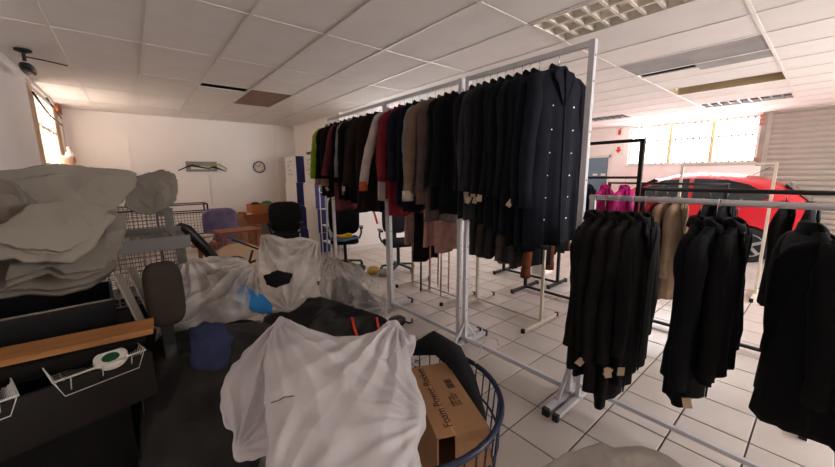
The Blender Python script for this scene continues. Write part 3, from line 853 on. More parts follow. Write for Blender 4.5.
# ------------------------------------------------------------ crumpled sheets and bags
OUT = {
'white_bag':((0.427,0.913,0.86),(-0.166,-0.355,0.92),[(-0.22,0.433),(-0.168,0.387),(-0.079,0.321),(-0.004,0.284),(0.074,0.266),(0.162,0.282),(0.246,0.338),(0.278,0.252),(0.308,0.237),(0.293,0.191),(0.258,0.178),(0.256,0.083),(0.272,-0.027),(0.26,-0.108),(0.219,-0.157),(0.21,-0.242),(0.213,-0.334),(0.091,-0.411),(-0.063,-0.393),(-0.175,-0.309),(-0.196,-0.159),(-0.221,0.01),(-0.248,0.192),(-0.25,0.324)]),
'white_handle':((0.231,1.181,0.84),(-0.103,-0.525,0.845),[(0.135,0.314),(0.059,0.254),(-0.003,0.199),(-0.049,0.149),(-0.08,0.103),(-0.094,0.038),(-0.096,-0.006),(-0.086,-0.039),(-0.082,-0.072),(-0.06,-0.095),(-0.068,-0.126),(-0.064,-0.157),(-0.049,-0.182),(-0.017,-0.188),(0.036,-0.194),(0.091,-0.166),(0.118,-0.039),(0.142,0.157)]),
's_back':((-0.25,2.35,1.551),(0.099,-0.932,0.348),[(-0.351,0.056),(-0.162,0.091),(-0.116,0.101),(-0.045,0.116),(0.019,0.122),(0.127,0.102),(0.195,0.097),(0.254,0.086),(0.282,0.075),(0.261,0.018),(0.204,-0.035),(0.158,-0.086),(0.106,-0.13),(-0.048,-0.126),(-0.157,-0.134),(-0.367,-0.121)]),
's_left':((-0.407,2.15,1.512),(0.176,-0.93,0.322),[(-0.25,0.083),(-0.142,0.12),(-0.025,0.103),(0.03,0.085),(0.057,0.04),(0.065,-0.022),(0.043,-0.098),(-0.032,-0.139),(-0.173,-0.142),(-0.272,-0.119)]),
's_front':((-0.265,2.02,1.396),(0.109,-0.83,0.547),[(-0.3,0.009),(-0.213,0.021),(-0.143,0.024),(-0.096,0.067),(-0.055,0.109),(0.017,0.118),(0.102,0.116),(0.182,0.073),(0.156,0.04),(0.127,-0.002),(0.104,-0.053),(0.056,-0.088),(0.009,-0.116),(-0.046,-0.092),(-0.11,-0.076),(-0.149,-0.048),(-0.303,-0.052)]),
's_mid':((-0.239,2.06,1.293),(0.096,-0.832,0.547),[(-0.129,0.139),(-0.01,0.179),(0.119,0.171),(0.199,0.13),(0.189,0.044),(0.167,-0.026),(0.125,-0.073),(0.09,-0.11),(0.029,-0.115),(-0.03,-0.106),(-0.066,-0.062),(-0.128,-0.079),(-0.188,-0.098),(-0.177,-0.046),(-0.156,0.02)]),
's_low':((-0.293,2.12,1.165),(0.106,-0.768,0.632),[(-0.372,0.167),(-0.104,0.126),(0.01,0.08),(0.138,0.051),(0.201,0.037),(0.171,-0.012),(0.095,-0.056),(-0.008,-0.063),(-0.091,-0.029),(-0.376,0.007)]),
's_right':((0.104,2.5,1.536),(-0.04,-0.95,0.31),[(-0.121,0.039),(-0.078,0.073),(-0.018,0.09),(0.054,0.102),(0.1,0.083),(0.108,0.027),(0.102,-0.028),(0.075,-0.094),(0.003,-0.143),(-0.06,-0.139),(-0.126,-0.099)]),
'p_left':((0.304,2.3,0.861),(-0.1,-0.758,0.645),[(-0.222,0.224),(-0.16,0.268),(-0.097,0.3),(0.023,0.303),(0.1,0.283),(0.179,0.256),(0.253,0.183),(0.251,0.087),(0.271,-0.024),(0.29,-0.125),(0.171,-0.157),(0.078,-0.16),(-0.059,-0.15),(-0.17,-0.157),(-0.239,-0.174),(-0.296,-0.181),(-0.284,-0.076),(-0.24,0.015),(-0.208,0.109)]),
'p_top':((0.769,2.42,0.934),(-0.251,-0.79,0.56),[(-0.144,0.288),(-0.07,0.274),(0.009,0.235),(0.123,0.241),(0.25,0.205),(0.266,0.08),(0.239,-0.029),(0.199,-0.139),(0.113,-0.251),(0.011,-0.305),(-0.114,-0.285),(-0.196,-0.191),(-0.228,-0.081),(-0.185,0.082)]),
'p_right':((1.318,2.42,0.571),(-0.383,-0.704,0.598),[(-0.266,0.303),(-0.233,0.395),(-0.156,0.409),(-0.072,0.347),(0.056,0.301),(0.161,0.173),(0.23,0.069),(0.266,-0.013),(0.255,-0.148),(0.165,-0.246),(0.056,-0.338),(-0.152,-0.325),(-0.204,-0.188),(-0.258,-0.021),(-0.291,0.153)]),
'p_dark':((0.133,1.86,0.511),(-0.054,-0.751,0.658),[(-0.15,0.355),(-0.09,0.376),(0.043,0.377),(0.199,0.346),(0.349,0.33),(0.459,0.235),(0.421,-0.05),(0.26,-0.431),(0.155,-0.736),(-0.078,-0.676),(-0.258,-0.513),(-0.249,-0.199),(-0.22,0.083)]),
'p_black':((0.976,2.35,0.518),(-0.275,-0.663,0.696),[(-0.406,0.072),(-0.248,0.195),(-0.004,0.199),(0.233,0.083),(0.516,-0.055),(0.524,-0.194),(0.415,-0.293),(0.055,-0.25),(-0.249,-0.188),(-0.402,-0.093)]),
'blue_rag':((0.484,2.14,0.855),(-0.184,-0.815,0.549),[(-0.091,0.078),(-0.053,0.09),(-0.016,0.065),(0.046,0.017),(0.095,-0.049),(0.086,-0.09),(0.036,-0.087),(-0.036,-0.042),(-0.086,0.003)]),
'blue_jean':((0.207,1.9,0.762),(-0.091,-0.831,0.549),[(-0.077,0.086),(0.001,0.097),(0.088,0.064),(0.113,-0.032),(0.078,-0.157),(-0.017,-0.165),(-0.086,-0.106)]),
'black_cloth':((0.663,2.22,0.937),(-0.246,-0.822,0.513),[(-0.087,0.031),(-0.002,0.061),(0.088,0.023),(0.064,-0.036),(-0.022,-0.057),(-0.079,-0.029)]),
'r_sack':((1.628,0.511,0.22),(-0.456,-0.143,0.878),[(-0.318,-0.185),(-0.223,-0.067),(-0.141,-0.002),(-0.059,0.067),(0.007,0.065),(0.109,0.118),(0.208,0.122),(0.282,0.095),(0.33,-0.015),(0.159,-0.243),(-0.161,-0.396),(-0.353,-0.327)]),
}
def folds(P, seed, n=5, f0=2.0, f1=6.0, knots=()):
    """straight creases that start and stop, as in crumpled film"""
    rng = np.random.RandomState(seed)
    h = np.zeros(len(P))
    w = P + .02 * np.stack([np.sin(9 * P[:, 1] + rng.rand() * 6), np.sin(8 * P[:, 0] + rng.rand() * 6)], 1)
    for i in range(n):
        a = rng.rand() * PI
        fr = f0 + (f1 - f0) * (i / max(1, n - 1)) ** 1.3
        ax = np.array([math.cos(a), math.sin(a)])
        t = (w @ ax) * fr + rng.rand() + .25 * np.sin((w @ np.array([-ax[1], ax[0]])) * fr * 2.2 + rng.rand() * 6)
        tri = np.abs((t % 1.0) - .5) * 2
        env = np.clip(.5 + 1.1 * np.sin(w @ rng.randn(2) * 9 + rng.rand() * 6), 0, 1)
        h += (tri ** 1.5 - .4) * env / (1 + i * .5)
    for j, (kx, ky, amp, kn) in enumerate(knots):
        d = P - np.array([kx, ky])
        r = np.linalg.norm(d, axis=1)
        t = np.arctan2(d[:, 1], d[:, 0]) / (2 * PI) * kn + .15 * np.sin(r * 14 + j)
        tri = np.abs((t % 1.0) - .5) * 2
        h += amp * (tri ** 1.3 - .5) * np.clip(r / .06, 0, 1) * np.exp(-r / .28)
    return h

def pillow(name, key, m, parent=None, front=.08, back=.05, crease=.02, seed=1, nb=180, nr=30, power=2.0, edge=.006, flat=.55, shift=(0, 0, 0), f0=2.0, f1=6.0, n=5, scale=1.0, knots=(), rim=.10, spin=0.0):
    P, nrm, poly = OUT[key]
    P = Vector(P) + Vector(shift)
    nrm = Vector(nrm).normalized()
    u = Vector((0, 0, 1)).cross(nrm).normalized()
    w = nrm.cross(u)
    cs, sn = math.cos(spin), math.sin(spin)
    pl = np.array(poly) * scale @ np.array([[cs, sn], [-sn, cs]])
    seg = np.linalg.norm(np.roll(pl, -1, 0) - pl, axis=1)
    cum = np.concatenate([[0], np.cumsum(seg)])
    q = np.linspace(0, cum[-1], nb, endpoint=False)
    ext = np.vstack([pl, pl[:1]])
    bd = np.stack([np.interp(q, cum, ext[:, 0]), np.interp(q, cum, ext[:, 1])], 1)
    for _ in range(2):
        bd = (np.roll(bd, 1, 0) + 2 * bd + np.roll(bd, -1, 0)) / 4
    c = bd.mean(0)
    rng = np.random.RandomState(seed + 50)
    jag = rng.randn(nb)
    for _ in range(4):
        jag = (np.roll(jag, 1) + 2 * jag + np.roll(jag, -1)) / 4
    jag *= edge * 1.6
    dirs = (bd - c) / np.maximum(1e-6, np.linalg.norm(bd - c, axis=1))[:, None]
    bd = bd + dirs * jag[:, None]
    V, F = [], []
    ss = np.linspace(1, 0, nr + 1)[:-1] ** .8
    def ring(s, side):
        pts = c + s * (bd - c)
        base = (1 - s ** power) ** flat if s < 1 else 0.0
        h = folds(pts, seed, n, f0, f1, knots) * crease * min(1.0, (1 - s) * 4 + rim)
        z = (front * base + h) if side > 0 else (-back * base + h * .5)
        return pts, z
    loc = []
    for s in ss:
        pts, z = ring(s, 1)
        loc += [(a, b_, zz) for (a, b_), zz in zip(pts, z)]
    cf = len(loc)
    loc.append((c[0], c[1], front))
    bs = len(loc)
    for s in ss[1:]:
        pts, z = ring(s, -1)
        loc += [(a, b_, zz) for (a, b_), zz in zip(pts, z)]
    cb = len(loc)
    loc.append((c[0], c[1], -back))
    for i in range(nr - 1):
        for k in range(nb):
            F.append((i * nb + k, i * nb + (k + 1) % nb, (i + 1) * nb + (k + 1) % nb, (i + 1) * nb + k))
    for k in range(nb):
        F.append(((nr - 1) * nb + k, (nr - 1) * nb + (k + 1) % nb, cf))
    idx = lambda i, k: (k if i == 0 else bs + (i - 1) * nb + k)
    for i in range(nr - 1):
        for k in range(nb):
            F.append((idx(i, k), idx(i + 1, k), idx(i + 1, (k + 1) % nb), idx(i, (k + 1) % nb)))
    for k in range(nb):
        F.append((idx(nr - 1, k), cb, idx(nr - 1, (k + 1) % nb)))
    M = Matrix((u, w, nrm)).transposed()
    org = P if parent is None else P - parent.location
    b = B().add([tuple(M @ Vector(p)) for p in loc], F)
    return b.build(name, m, parent, tuple(org), smooth=True)

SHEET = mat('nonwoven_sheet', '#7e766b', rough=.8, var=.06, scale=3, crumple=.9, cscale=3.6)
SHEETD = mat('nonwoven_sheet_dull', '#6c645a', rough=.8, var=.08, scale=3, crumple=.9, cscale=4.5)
def cloth(key, label, m, cat='sheet', name='folded_sheet', group='folded sheets piled on the left', **kw):
    return tag(pillow(name, key, m, **kw), label, cat, group)
def layered(key, label, m, layers, group='folded sheets piled on the left', **kw):
    """a sheet folded over itself: each fold a slab of its own"""
    t = thing('folded_sheet', label, 'sheet', OUT[key][0], 0, group)
    for i, (sh, sc, sp, sd) in enumerate(layers):
        pillow('fold', key, m, t, scale=sc, shift=sh, spin=sp, seed=sd, **kw)
    return t
kw = dict(front=.016, back=.014, flat=.16, nb=220, nr=44, edge=.003, rim=.5)
layered('s_back', 'pale grey sheet folded on top of the left pile', SHEET, [((0, 0, 0), 1.0, 0, 4), ((.02, -.035, -.035), .95, .06, 5), ((-.03, -.05, -.075), .92, -.05, 6), ((-.05, .03, .012), .8, .1, 7)], crease=.026, f0=1.0, f1=5, n=5, **kw)
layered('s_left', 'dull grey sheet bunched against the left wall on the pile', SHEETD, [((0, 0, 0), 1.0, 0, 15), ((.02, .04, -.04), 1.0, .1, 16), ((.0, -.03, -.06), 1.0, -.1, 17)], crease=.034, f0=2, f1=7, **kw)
layered('s_front', 'broad flat grey sheet folded at the front of the left pile', SHEET, [((0, 0, 0), 1.0, 0, 8), ((.02, .01, -.03), .98, -.05, 18), ((.01, .0, -.055), .96, .04, 28)], crease=.024, f0=.9, f1=4, n=4, **kw)
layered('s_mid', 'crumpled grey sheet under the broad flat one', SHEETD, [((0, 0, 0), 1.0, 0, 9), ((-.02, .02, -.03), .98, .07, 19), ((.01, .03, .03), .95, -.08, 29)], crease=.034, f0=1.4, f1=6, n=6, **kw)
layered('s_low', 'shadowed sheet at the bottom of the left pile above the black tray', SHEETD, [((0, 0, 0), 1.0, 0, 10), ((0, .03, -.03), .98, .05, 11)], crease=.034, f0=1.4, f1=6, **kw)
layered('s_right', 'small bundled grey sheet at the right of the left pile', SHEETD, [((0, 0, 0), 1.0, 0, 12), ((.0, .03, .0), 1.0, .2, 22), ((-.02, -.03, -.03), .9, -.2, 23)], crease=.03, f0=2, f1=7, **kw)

# white carrier bag in front
WBAG = film('white_bag_film', '#dad6d7', .03, rough=.5, crumple=.35, cscale=4.0)
wb = thing('plastic_bag', 'large crumpled white plastic bag lying over the blue basket', 'plastic bag', (.46, .99, .75))
wbody = pillow('bag_body', 'white_bag', WBAG, wb, front=.09, back=.12, crease=.024, seed=21, flat=.40, f0=1.0, f1=5, n=6, nb=240, nr=50, edge=.004, knots=((-.22, .39, 1.6, 26), (.25, .31, 1.8, 24), (.28, -.1, 1.2, 20), (-.2, -.3, 1.0, 18)))
pillow('bag_handle', 'white_handle', WBAG, wb, front=.045, back=.04, crease=.030, seed=23, flat=.45, f0=2, f1=7, edge=.004, knots=((.13, .30, 1.8, 22), (-.06, -.15, 1.5, 16)))
from mathutils.bvhtree import BVHTree
def drop_on(o, x, y, lift=.002):
    """height of a mesh's top at x, y"""
    me = o.data
    off = o.location + (o.parent.location if o.parent else Vector())
    bv = BVHTree.FromPolygons([tuple(v_.co + off) for v_ in me.vertices], [tuple(p.vertices) for p in me.polygons])
    hit = bv.ray_cast(Vector((x, y, 3)), Vector((0, 0, -1)))
    return hit[0] + Vector((0, 0, lift)) if hit[0] else Vector((x, y, .9))
pa, pb = (.25, 1.014), (.304, .968)
b_ = B()
prev_ = [drop_on(wbody, pa[0] + (pb[0] - pa[0]) * k / 12, pa[1] + (pb[1] - pa[1]) * k / 12) - wb.location for k in range(13)]
b_.path(prev_, .0022, 4).build('printed_line', mat('print_grey', '#55504e', rough=.8), wb)

# clear bags behind it
CLEAR = film('clear_bag_film', '#e6e0da', .50, rough=.25, crumple=.3, cscale=4.0)
CLEAR2 = film('milky_bag_film', '#e8e3de', .42, rough=.28, crumple=.3, cscale=4.0)
CLEAR3 = film('thin_bag_film', '#d8d2cc', .62, rough=.25, crumple=.3, cscale=4.0)
CLEARD = film('dark_bag_film', '#45423f', .62, rough=.25, crumple=.5, cscale=5.0)
g = 'clear bags heaped in the centre'
cloth('p_left', 'milky clear plastic bag at the left of the heap', CLEAR, 'plastic bag', 'plastic_bag', g, front=.10, back=.10, crease=.055, seed=31, f0=2, f1=9, nb=220, nr=40, edge=.004, knots=((.25, .18, 2.2, 19), (-.29, -.18, 2.0, 17), (-.1, .3, 1.2, 15),), rim=.3)
cloth('p_top', 'clear plastic bag with open mouth on top of the heap', CLEAR2, 'plastic bag', 'plastic_bag', g, front=.10, back=.10, crease=.055, seed=33, f0=2, f1=8, nb=220, nr=40, edge=.004, knots=((-.14, .29, 2.2, 19), (.25, .20, 2.0, 17), (.0, -.30, 1.4, 15),), rim=.3)
cloth('p_right', 'knotted clear plastic bag with black contents and red straps', CLEAR3, 'plastic bag', 'plastic_bag', g, front=.12, back=.10, crease=.05, seed=36, f0=2, f1=9, nb=220, nr=40, edge=.004, knots=((-.15, .40, 2.6, 24), (.26, -.1, 1.4, 15),), rim=.3)
cloth('p_dark', 'big dark plastic bag of clothes standing on the floor', CLEARD, 'plastic bag', 'plastic_bag', g, front=.10, back=.22, crease=.045, seed=38, f0=2, f1=8, nb=220, nr=40, edge=.004, knots=((.05, .42, 1.2, 16),), rim=.3)
pblack = cloth('p_black', 'black bag under the clear bags', mat('black_bag_film', '#101012', rough=.35, var=.2), 'plastic bag', 'plastic_bag', g, front=.08, back=.25, crease=.04, seed=39)
g = 'clothes inside the clear bags'
cloth('blue_rag', 'bright blue cloth inside the milky clear bag', fabric('#2c6ea8'), 'cloth', 'cloth', g, front=.02, back=.02, crease=.010, edge=.003, shift=(.01, .06, -.01), scale=1.15, seed=41, nb=90, nr=12)
cloth('blue_jean', 'folded faded blue jeans inside the dark plastic bag', fabric('#2e3452'), 'clothing', 'folded_jeans', g, front=.04, back=.04, shift=(0, .07, 0), crease=.03, edge=.005, seed=42, nb=90, nr=14)
cloth('black_cloth', 'black cloth in the mouth of the open clear bag', fabric('#0d0d0f'), 'cloth', 'cloth', g, front=.02, back=.04, crease=.008, edge=.003, seed=43, nb=90, nr=12)
cloth('p_dark', 'heap of dark clothes filling the big dark plastic bag', fabric('#1b1a1c'), 'clothes', 'clothes_bundle', g, front=.12, back=.16, crease=.05, seed=71, scale=.95, shift=(0, .17, -.03), nb=140, nr=26)
cloth('p_left', 'grey-pink clothes inside the milky bag at the left of the heap', fabric('#6f5f58'), 'clothes', 'clothes_bundle', g, front=.05, back=.06, crease=.05, seed=72, scale=.80, shift=(0, .02, -.03), nb=140, nr=26)
cloth('p_right', 'black clothes inside the knotted clear bag', fabric('#161618'), 'clothes', 'clothes_bundle', g, front=.06, back=.06, crease=.04, seed=73, scale=.72, shift=(.02, .02, -.08), nb=140, nr=26)
rs = thing('bag_strap', 'pair of red straps on the black bag under knotted plastic', 'strap', (1.12, 2.2, .55))
cloth('r_sack', 'pale grey sack lying on the floor at the bottom edge', mat('sack_grey', '#b5b0a9', rough=.9, var=.12, scale=6, crumple=.6, cscale=9), 'sack', 'sack', None, front=.05, back=.14, crease=.03, seed=51, flat=.3, edge=.003, f0=1.5, f1=6)

# ------------------------------------------------------------ blue basket with carton
bc = Vector((.73, .97, 0))
BLUEP = mat('blue_basket_wire', '#1c2340', rough=.4, var=.1)
bk = thing('wire_basket', 'round dark blue wire basket holding a cardboard box', 'basket', bc)
RB, HB_ = .37, .75
circ = lambda r, z, n=48: [(r * math.cos(2 * PI * k / n), r * math.sin(2 * PI * k / n), z) for k in range(n)]
B().path(circ(RB, HB_), .011, 8, closed=True).build('rim', BLUEP, bk, smooth=True)
for z, r in ((.62, .362), (.47, .35), (.32, .338), (.17, .326)):
    B().path(circ(r, z), .005, 6, closed=True).build('hoop', BLUEP, bk, smooth=True)
B().path(circ(.31, .01), .009, 6, closed=True).build('base_ring', BLUEP, bk, smooth=True)
wire = B().path([(RB, 0, HB_), (.31, 0, .01)], .0035, 5).mesh('wire', BLUEP, True)
for k in range(44):
    link('wire', wire, bk, (0, 0, 0), (0, 0, 2 * PI * k / 44))
B().path([(-.31, 0, .012), (.31, 0, .012)], .004).path([(0, -.31, .012), (0, .31, .012)], .004).build('base_cross', BLUEP, bk)

cb = thing('cardboard_box', 'open brown cardboard box tilted in the blue basket', 'box', (.86, .80, .47), 0)
# long axis a, width axis b, top at z .85
A = Vector((1.012, 1.028, .75)); Cc = Vector((.839, .641, .75))
a = (A - Cc).normalized(); L_ = (A - Cc).length
bdir = Vector((-a.y, a.x, 0)) if (-a.y) < 0 else Vector((a.y, -a.x, 0))
Wd, Hd = .187, .27
o_ = Cc - cb.location
def bq(p, q, r):
    return o_ + a * p + bdir * q + Vector((0, 0, -r))
def slab(p0, p1, q0, q1, r0, r1):
    vv = [bq(p, q, r) for p in (p0, p1) for q in (q0, q1) for r in (r0, r1)]
    return B().add(vv, [(0, 1, 3, 2), (4, 6, 7, 5), (0, 4, 5, 1), (2, 3, 7, 6), (0, 2, 6, 4), (1, 5, 7, 3)])
slab(0, L_, 0, Wd, 0, .005).build('top_panel', CARD, cb)
slab(0, L_, 0, .005, .005, Hd).build('side_panel', CARD, cb)
slab(0, L_, Wd - .005, Wd, .005, Hd).build('side_panel', CARD, cb)
slab(L_ - .005, L_, .005, Wd - .005, .005, Hd).build('end_panel', CARD, cb)
slab(0, L_, 0, Wd, Hd, Hd + .005).build('bottom_panel', CARD, cb)
fl_ = [bq(0, 0, .002), bq(0, .125, .002), bq(-.015, .125, .16), bq(-.03, .0, .14)]
B().add(fl_ + [p + a * .004 for p in fl_], [(0, 1, 2, 3), (7, 6, 5, 4)] + [(i, i + 4, (i + 1) % 4 + 4, (i + 1) % 4) for i in range(4)]).build('flap', CARD, cb)
slab(0, L_, .123, .127, -.0012, 0).build('tape_seam', mat('brown_tape', '#b98a5e', rough=.35, var=.05), cb)
INK = mat('print_ink', '#4a3426', rough=.9, var=.1)
def text(body, size, parent, origin, xd, yd, m=None, name='printed_text', ext=.0004):
    cu = bpy.data.curves.new(name, 'FONT')
    cu.body, cu.size, cu.extrude = body, size, ext
    tmp = bpy.data.objects.new('tmp_text', cu)
    col.objects.link(tmp)
    dg = bpy.context.evaluated_depsgraph_get()
    me = bpy.data.meshes.new_from_object(tmp.evaluated_get(dg))
    bpy.data.objects.remove(tmp)
    me.materials.clear()
    me.materials.append(m or INK)
    o = link(name, me, parent)
    xd, yd = Vector(xd).normalized(), Vector(yd).normalized()
    zd = xd.cross(yd)
    M = Matrix((xd, yd, zd)).transposed().to_4x4()
    M.translation = origin
    o.matrix_local = M
    return o
up = Vector((0, 0, .0014))
text('Foam Power Rocket Toy', .044, cb, bq(.035, .118, 0) + up, a, bdir)
text('ITEM NO.\nQTY: 24 PCS\nN.W.  G.W.', .014, cb, bq(.13, .07, 0) + up, a, bdir)
bars = B()
random.seed(9)
xq = .235
while xq < .295:
    wq = random.choice((.0012, .002, .003))
    vv = [bq(xq, q, r) for q in (.03, .06) for r in (-.0012, -.0004)] + [bq(xq + wq, q, r) for q in (.03, .06) for r in (-.0012, -.0004)]
    bars.add(vv, [(0, 1, 3, 2), (4, 6, 7, 5), (0, 4, 5, 1), (2, 3, 7, 6), (0, 2, 6, 4), (1, 5, 7, 3)])
    xq += wq + random.choice((.0012, .0025))
bars.build('printed_block', INK, cb)
# dark garment and its wire hanger stuffed beside the carton
gd = tag(B().path([(.95, 1.20, .76), (1.03, 1.12, .80), (1.05, 1.02, .77), (1.03, .93, .70), (1.0, .85, .60), (.96, .80, .48)], [.03, .075, .085, .08, .07, .05], 16, [.025, .04, .05, .05, .05, .04]).build('coat', fabric('#26262a'), smooth=True),
         'dark grey coat stuffed into the blue basket beside the box', 'coat')
tag(B().path([(1.04, .95, .70), (1.09, .922, .75), (1.115, .919, .79), (1.145, .93, .828), (1.170, .926, .85), (1.195, .914, .856), (1.212, .897, .846), (1.212, .885, .82)], .0035, 6).build('clothes_hanger', mat('white_wire', '#d6d3d0', rough=.4), smooth=True),
    'white wire hanger hook rising from the blue basket', 'hanger')

# ------------------------------------------------------------ left stack: cabinet, crate, wire baskets, plank
R15 = math.radians(15)
cr0 = Vector((-.019, 1.80, 0))
BROWNB = mat('dark_brown_board', '#17110c', rough=.7, var=.2, scale=5)
def local_box(b, x0, x1, y0, y1, z0, z1):
    return b.box(x0, x1, y0, y1, z0, z1)
CHB = mat('chest_black', '#0b0a09', rough=.85, var=.2)
cab = thing('storage_chest', 'black chest under the dark brown crate', 'chest', (-.04, 1.84, 0), R15)
B().box(-.66, -.05, .16, .40, .03, .62).build('body', CHB, cab)
B().box(-.67, -.04, .15, .41, .60, .645).build('lid', BLACKP, cab)
for xx in (-.64, -.12):
    B().box(xx, xx + .05, .18, .23, 0, .03).box(xx, xx + .05, .32, .37, 0, .03).build('foot', BLACKP, cab)
crate = thing('crate', 'shallow dark brown crate at the lower left with white wire baskets in it', 'crate', (cr0.x, cr0.y, .65), R15)
B().box(-.72, 0, 0, .014, 0, .20).build('front_panel', BROWNB, crate)
B().box(-.72, 0, .36, .374, 0, .20).build('back_panel', BROWNB, crate)
B().box(-.014, 0, .014, .36, 0, .20).build('side_panel', BROWNB, crate)
B().box(-.72, -.706, .014, .36, 0, .20).build('side_panel', BROWNB, crate)
B().box(-.706, -.014, .014, .36, 0, .012).build('bottom_panel', BROWNB, crate)
WIREW = mat('white_coated_wire', '#c9c6be', rough=.4, var=.05)
def wire_basket(label, loc, rz, sx, sy, h, tilt, nx_, ny_):
    t = thing('wire_tray', label, 'wire basket', loc, rz, 'white wire trays in the crate')
    t.rotation_euler = (tilt[0], tilt[1], rz)
    B().path([(0, 0, h), (sx, 0, h), (sx, sy, h), (0, sy, h)], .0042, 8, closed=True).build('rim', WIREW, t, smooth=True)
    i1 = .025
    for k in range(nx_):
        x = sx * (k + .5) / nx_
        B().path([(x, 0, h), (x, i1, 0), (x, sy - i1, 0), (x, sy, h)], .0022, 5).build('wire', WIREW, t, smooth=True)
    for k in range(ny_):
        y = sy * (k + .5) / ny_
        B().path([(0, y, h), (i1, y, 0), (sx - i1, y, 0), (sx, y, h)], .0022, 5).build('wire', WIREW, t, smooth=True)
    return t
wire_basket('white wire tray at the right end of the crate, holding a round roll', (cr0.x - .285, cr0.y - .098, .80), R15 + .04, .275, .20, .075, (.1, 0), 3, 11)
wire_basket('white wire tray at the left edge of the photo in the crate', (cr0.x - .62, cr0.y - .185, .80), R15 + .02, .265, .22, .07, (.08, 0), 3, 11)
rl = thing('tape_roll', 'white ring with dark green centre lying in the wire tray', 'roll', (-.15, 1.80, .865))
rl.rotation_euler = (.35, 0, 0)
B().lathe([(.028, -.012), (.05, -.012), (.054, -.006), (.054, .010), (.048, .014), (.03, .014), (.028, .008), (.028, -.012)], 28, cap=False).build('ring', PAPER, rl, smooth=True)
B().lathe([(.0005, -.004), (.029, -.004), (.029, .009), (.0005, .009)], 28).build('core', mat('green_core', '#1f5a3a', rough=.5), rl)
tag(B().pad((-.36, 1.93, .885), (.33, .11, .045), .5).build('black_cloth', fabric('#14110f'), smooth=True), 'folded black cloth under the wooden plank', 'cloth')
pk = tag(B().box(-.80, 0, -.065, .065, -.012, .012).build('wooden_plank', WOODO, None, (.0, 1.86, .945), (.04, .0, math.radians(-4))), 'orange wooden plank lying across the crate', 'plank')
# black tray behind the plank
tr_ = thing('black_tray', 'black tray with pale rim behind the plank', 'tray', (-.13, 2.10, .86), math.radians(3))
B().box(-.66, 0, 0, .012, 0, .17).box(-.66, 0, .40, .412, 0, .17).box(-.012, 0, .012, .40, 0, .17).box(-.66, -.648, .012, .40, 0, .17).box(-.648, -.012, .012, .40, 0, .01).build('body', BLACKP, tr_)
B().box(-.66, 0, -.004, .012, .17, .175).build('rim', mat('tray_rim', '#7c7468', rough=.5), tr_)
sup = thing('storage_chest', 'dark chest carrying the black tray and grey sheets', 'chest', (-.10, 2.40, 0))
B().box(-.69, 0, -.10, .06, .02, .84).build('body', BLACKP, sup)
B().box(-.70, .01, -.26, .08, .84, .858).build('lid', BROWNB, sup)
# channels leaning
CHAN = mat('grey_channel', '#8f8a83', rough=.5, var=.08)
for k, (p0, p1, lab) in enumerate([((-.03, 2.02, .87), (-.10, 2.08, 1.15), 'pale grey metal channel leaning behind the brown chair back'), ((.02, 2.03, .87), (-.05, 2.09, 1.17), 'second pale grey metal channel touching the brown chair back')]):
    d = Vector(p1) - Vector(p0)
    tag(B().bar(p0, p1, .032, .012, (0, 1, 0)).bar(Vector(p0) + Vector((.014, -.012, 0)), Vector(p1) + Vector((.014, -.012, 0)), .005, .022, (0, 1, 0)).bar(Vector(p0) + Vector((-.014, -.012, 0)), Vector(p1) + Vector((-.014, -.012, 0)), .005, .022, (0, 1, 0)).build('metal_channel', CHAN), lab, 'metal channel', 'metal channels')
# brown padded chair back
bch = thing('chair', 'dark brown padded chair back between plank and wire baskets', 'chair', (.06, 2.0, 0), .15)
B().pad((0, 0, 1.04), (.078, .045, .16), .55).build('backrest', fabric('#332b24'), bch, smooth=True)
B().pad((0, .10, .66), (.085, .07, .035), .4).build('seat', fabric('#332b24'), bch, smooth=True)
B().bar((0, .045, .66), (0, .045, 1.0), .05, .015).build('back_support', BLACKM, bch)
for sx in (-1, 1):
    for yy in (.05, .15):
        B().bar((sx * .06, yy, .64), (sx * .08, yy, 0), .022).build('leg', BLACKM, bch)
# wire mesh baskets and grey board
WM = mat('mesh_wire_grey', '#6d675f', rough=.5, metal=.3, var=.1)
def mesh_basket(label, loc, sx, sy, h, step):
    t = thing('mesh_basket', label, 'wire basket', loc, .05, 'wire mesh baskets in the left stack')
    B().path([(0, 0, h), (sx, 0, h), (sx, sy, h), (0, sy, h)], .006, 6, closed=True).build('rim', WM, t)
    B().path([(0, 0, 0.006), (sx, 0, 0.006), (sx, sy, 0.006), (0, sy, 0.006)], .006, 6, closed=True).build('base_ring', WM, t)
    for nm, o0, d0, ln in (('front_grid', (0, 0), (1, 0), sx), ('back_grid', (0, sy), (1, 0), sx), ('side_grid', (sx, 0), (0, 1), sy), ('side_grid', (0, 0), (0, 1), sy)):
        b = B()
        for k in range(int(ln / step) + 1):
            q = k * step
            p = (o0[0] + d0[0] * q, o0[1] + d0[1] * q)
            b.bar((*p, 0), (*p, h), .0035)
        for k in range(1, int(h / step) + 1):
            b.bar((o0[0], o0[1], k * step), (o0[0] + d0[0] * ln, o0[1] + d0[1] * ln, k * step), .0035)
        tag(b.build(nm, WM, t), kind='stuff')
    b = B()
    for k in range(int(sx / .05) + 1):
        b.bar((k * .05, 0, .006), (k * .05, sy, .006), .003)
    tag(b.build('base_grid', WM, t), kind='stuff')
    return t
mesh_basket('lower wire mesh basket under the grey board in the left stack', (-.33, 2.50, .86), .54, .42, .31, .028)
tag(B().box(-.36, .235, 2.46, 2.96, 1.185, 1.215).box(-.36, .235, 2.455, 2.46, 1.175, 1.25).box(-.36, .235, 2.96, 2.965, 1.175, 1.25).build('shelf_board', mat('grey_shelf', '#6f6a66', rough=.45, var=.08)), 'grey metal shelf board between two wire mesh baskets', 'shelf')
mesh_basket('upper wire mesh basket on the grey board under the sheets', (-.33, 2.52, 1.216), .50, .40, .19, .022)
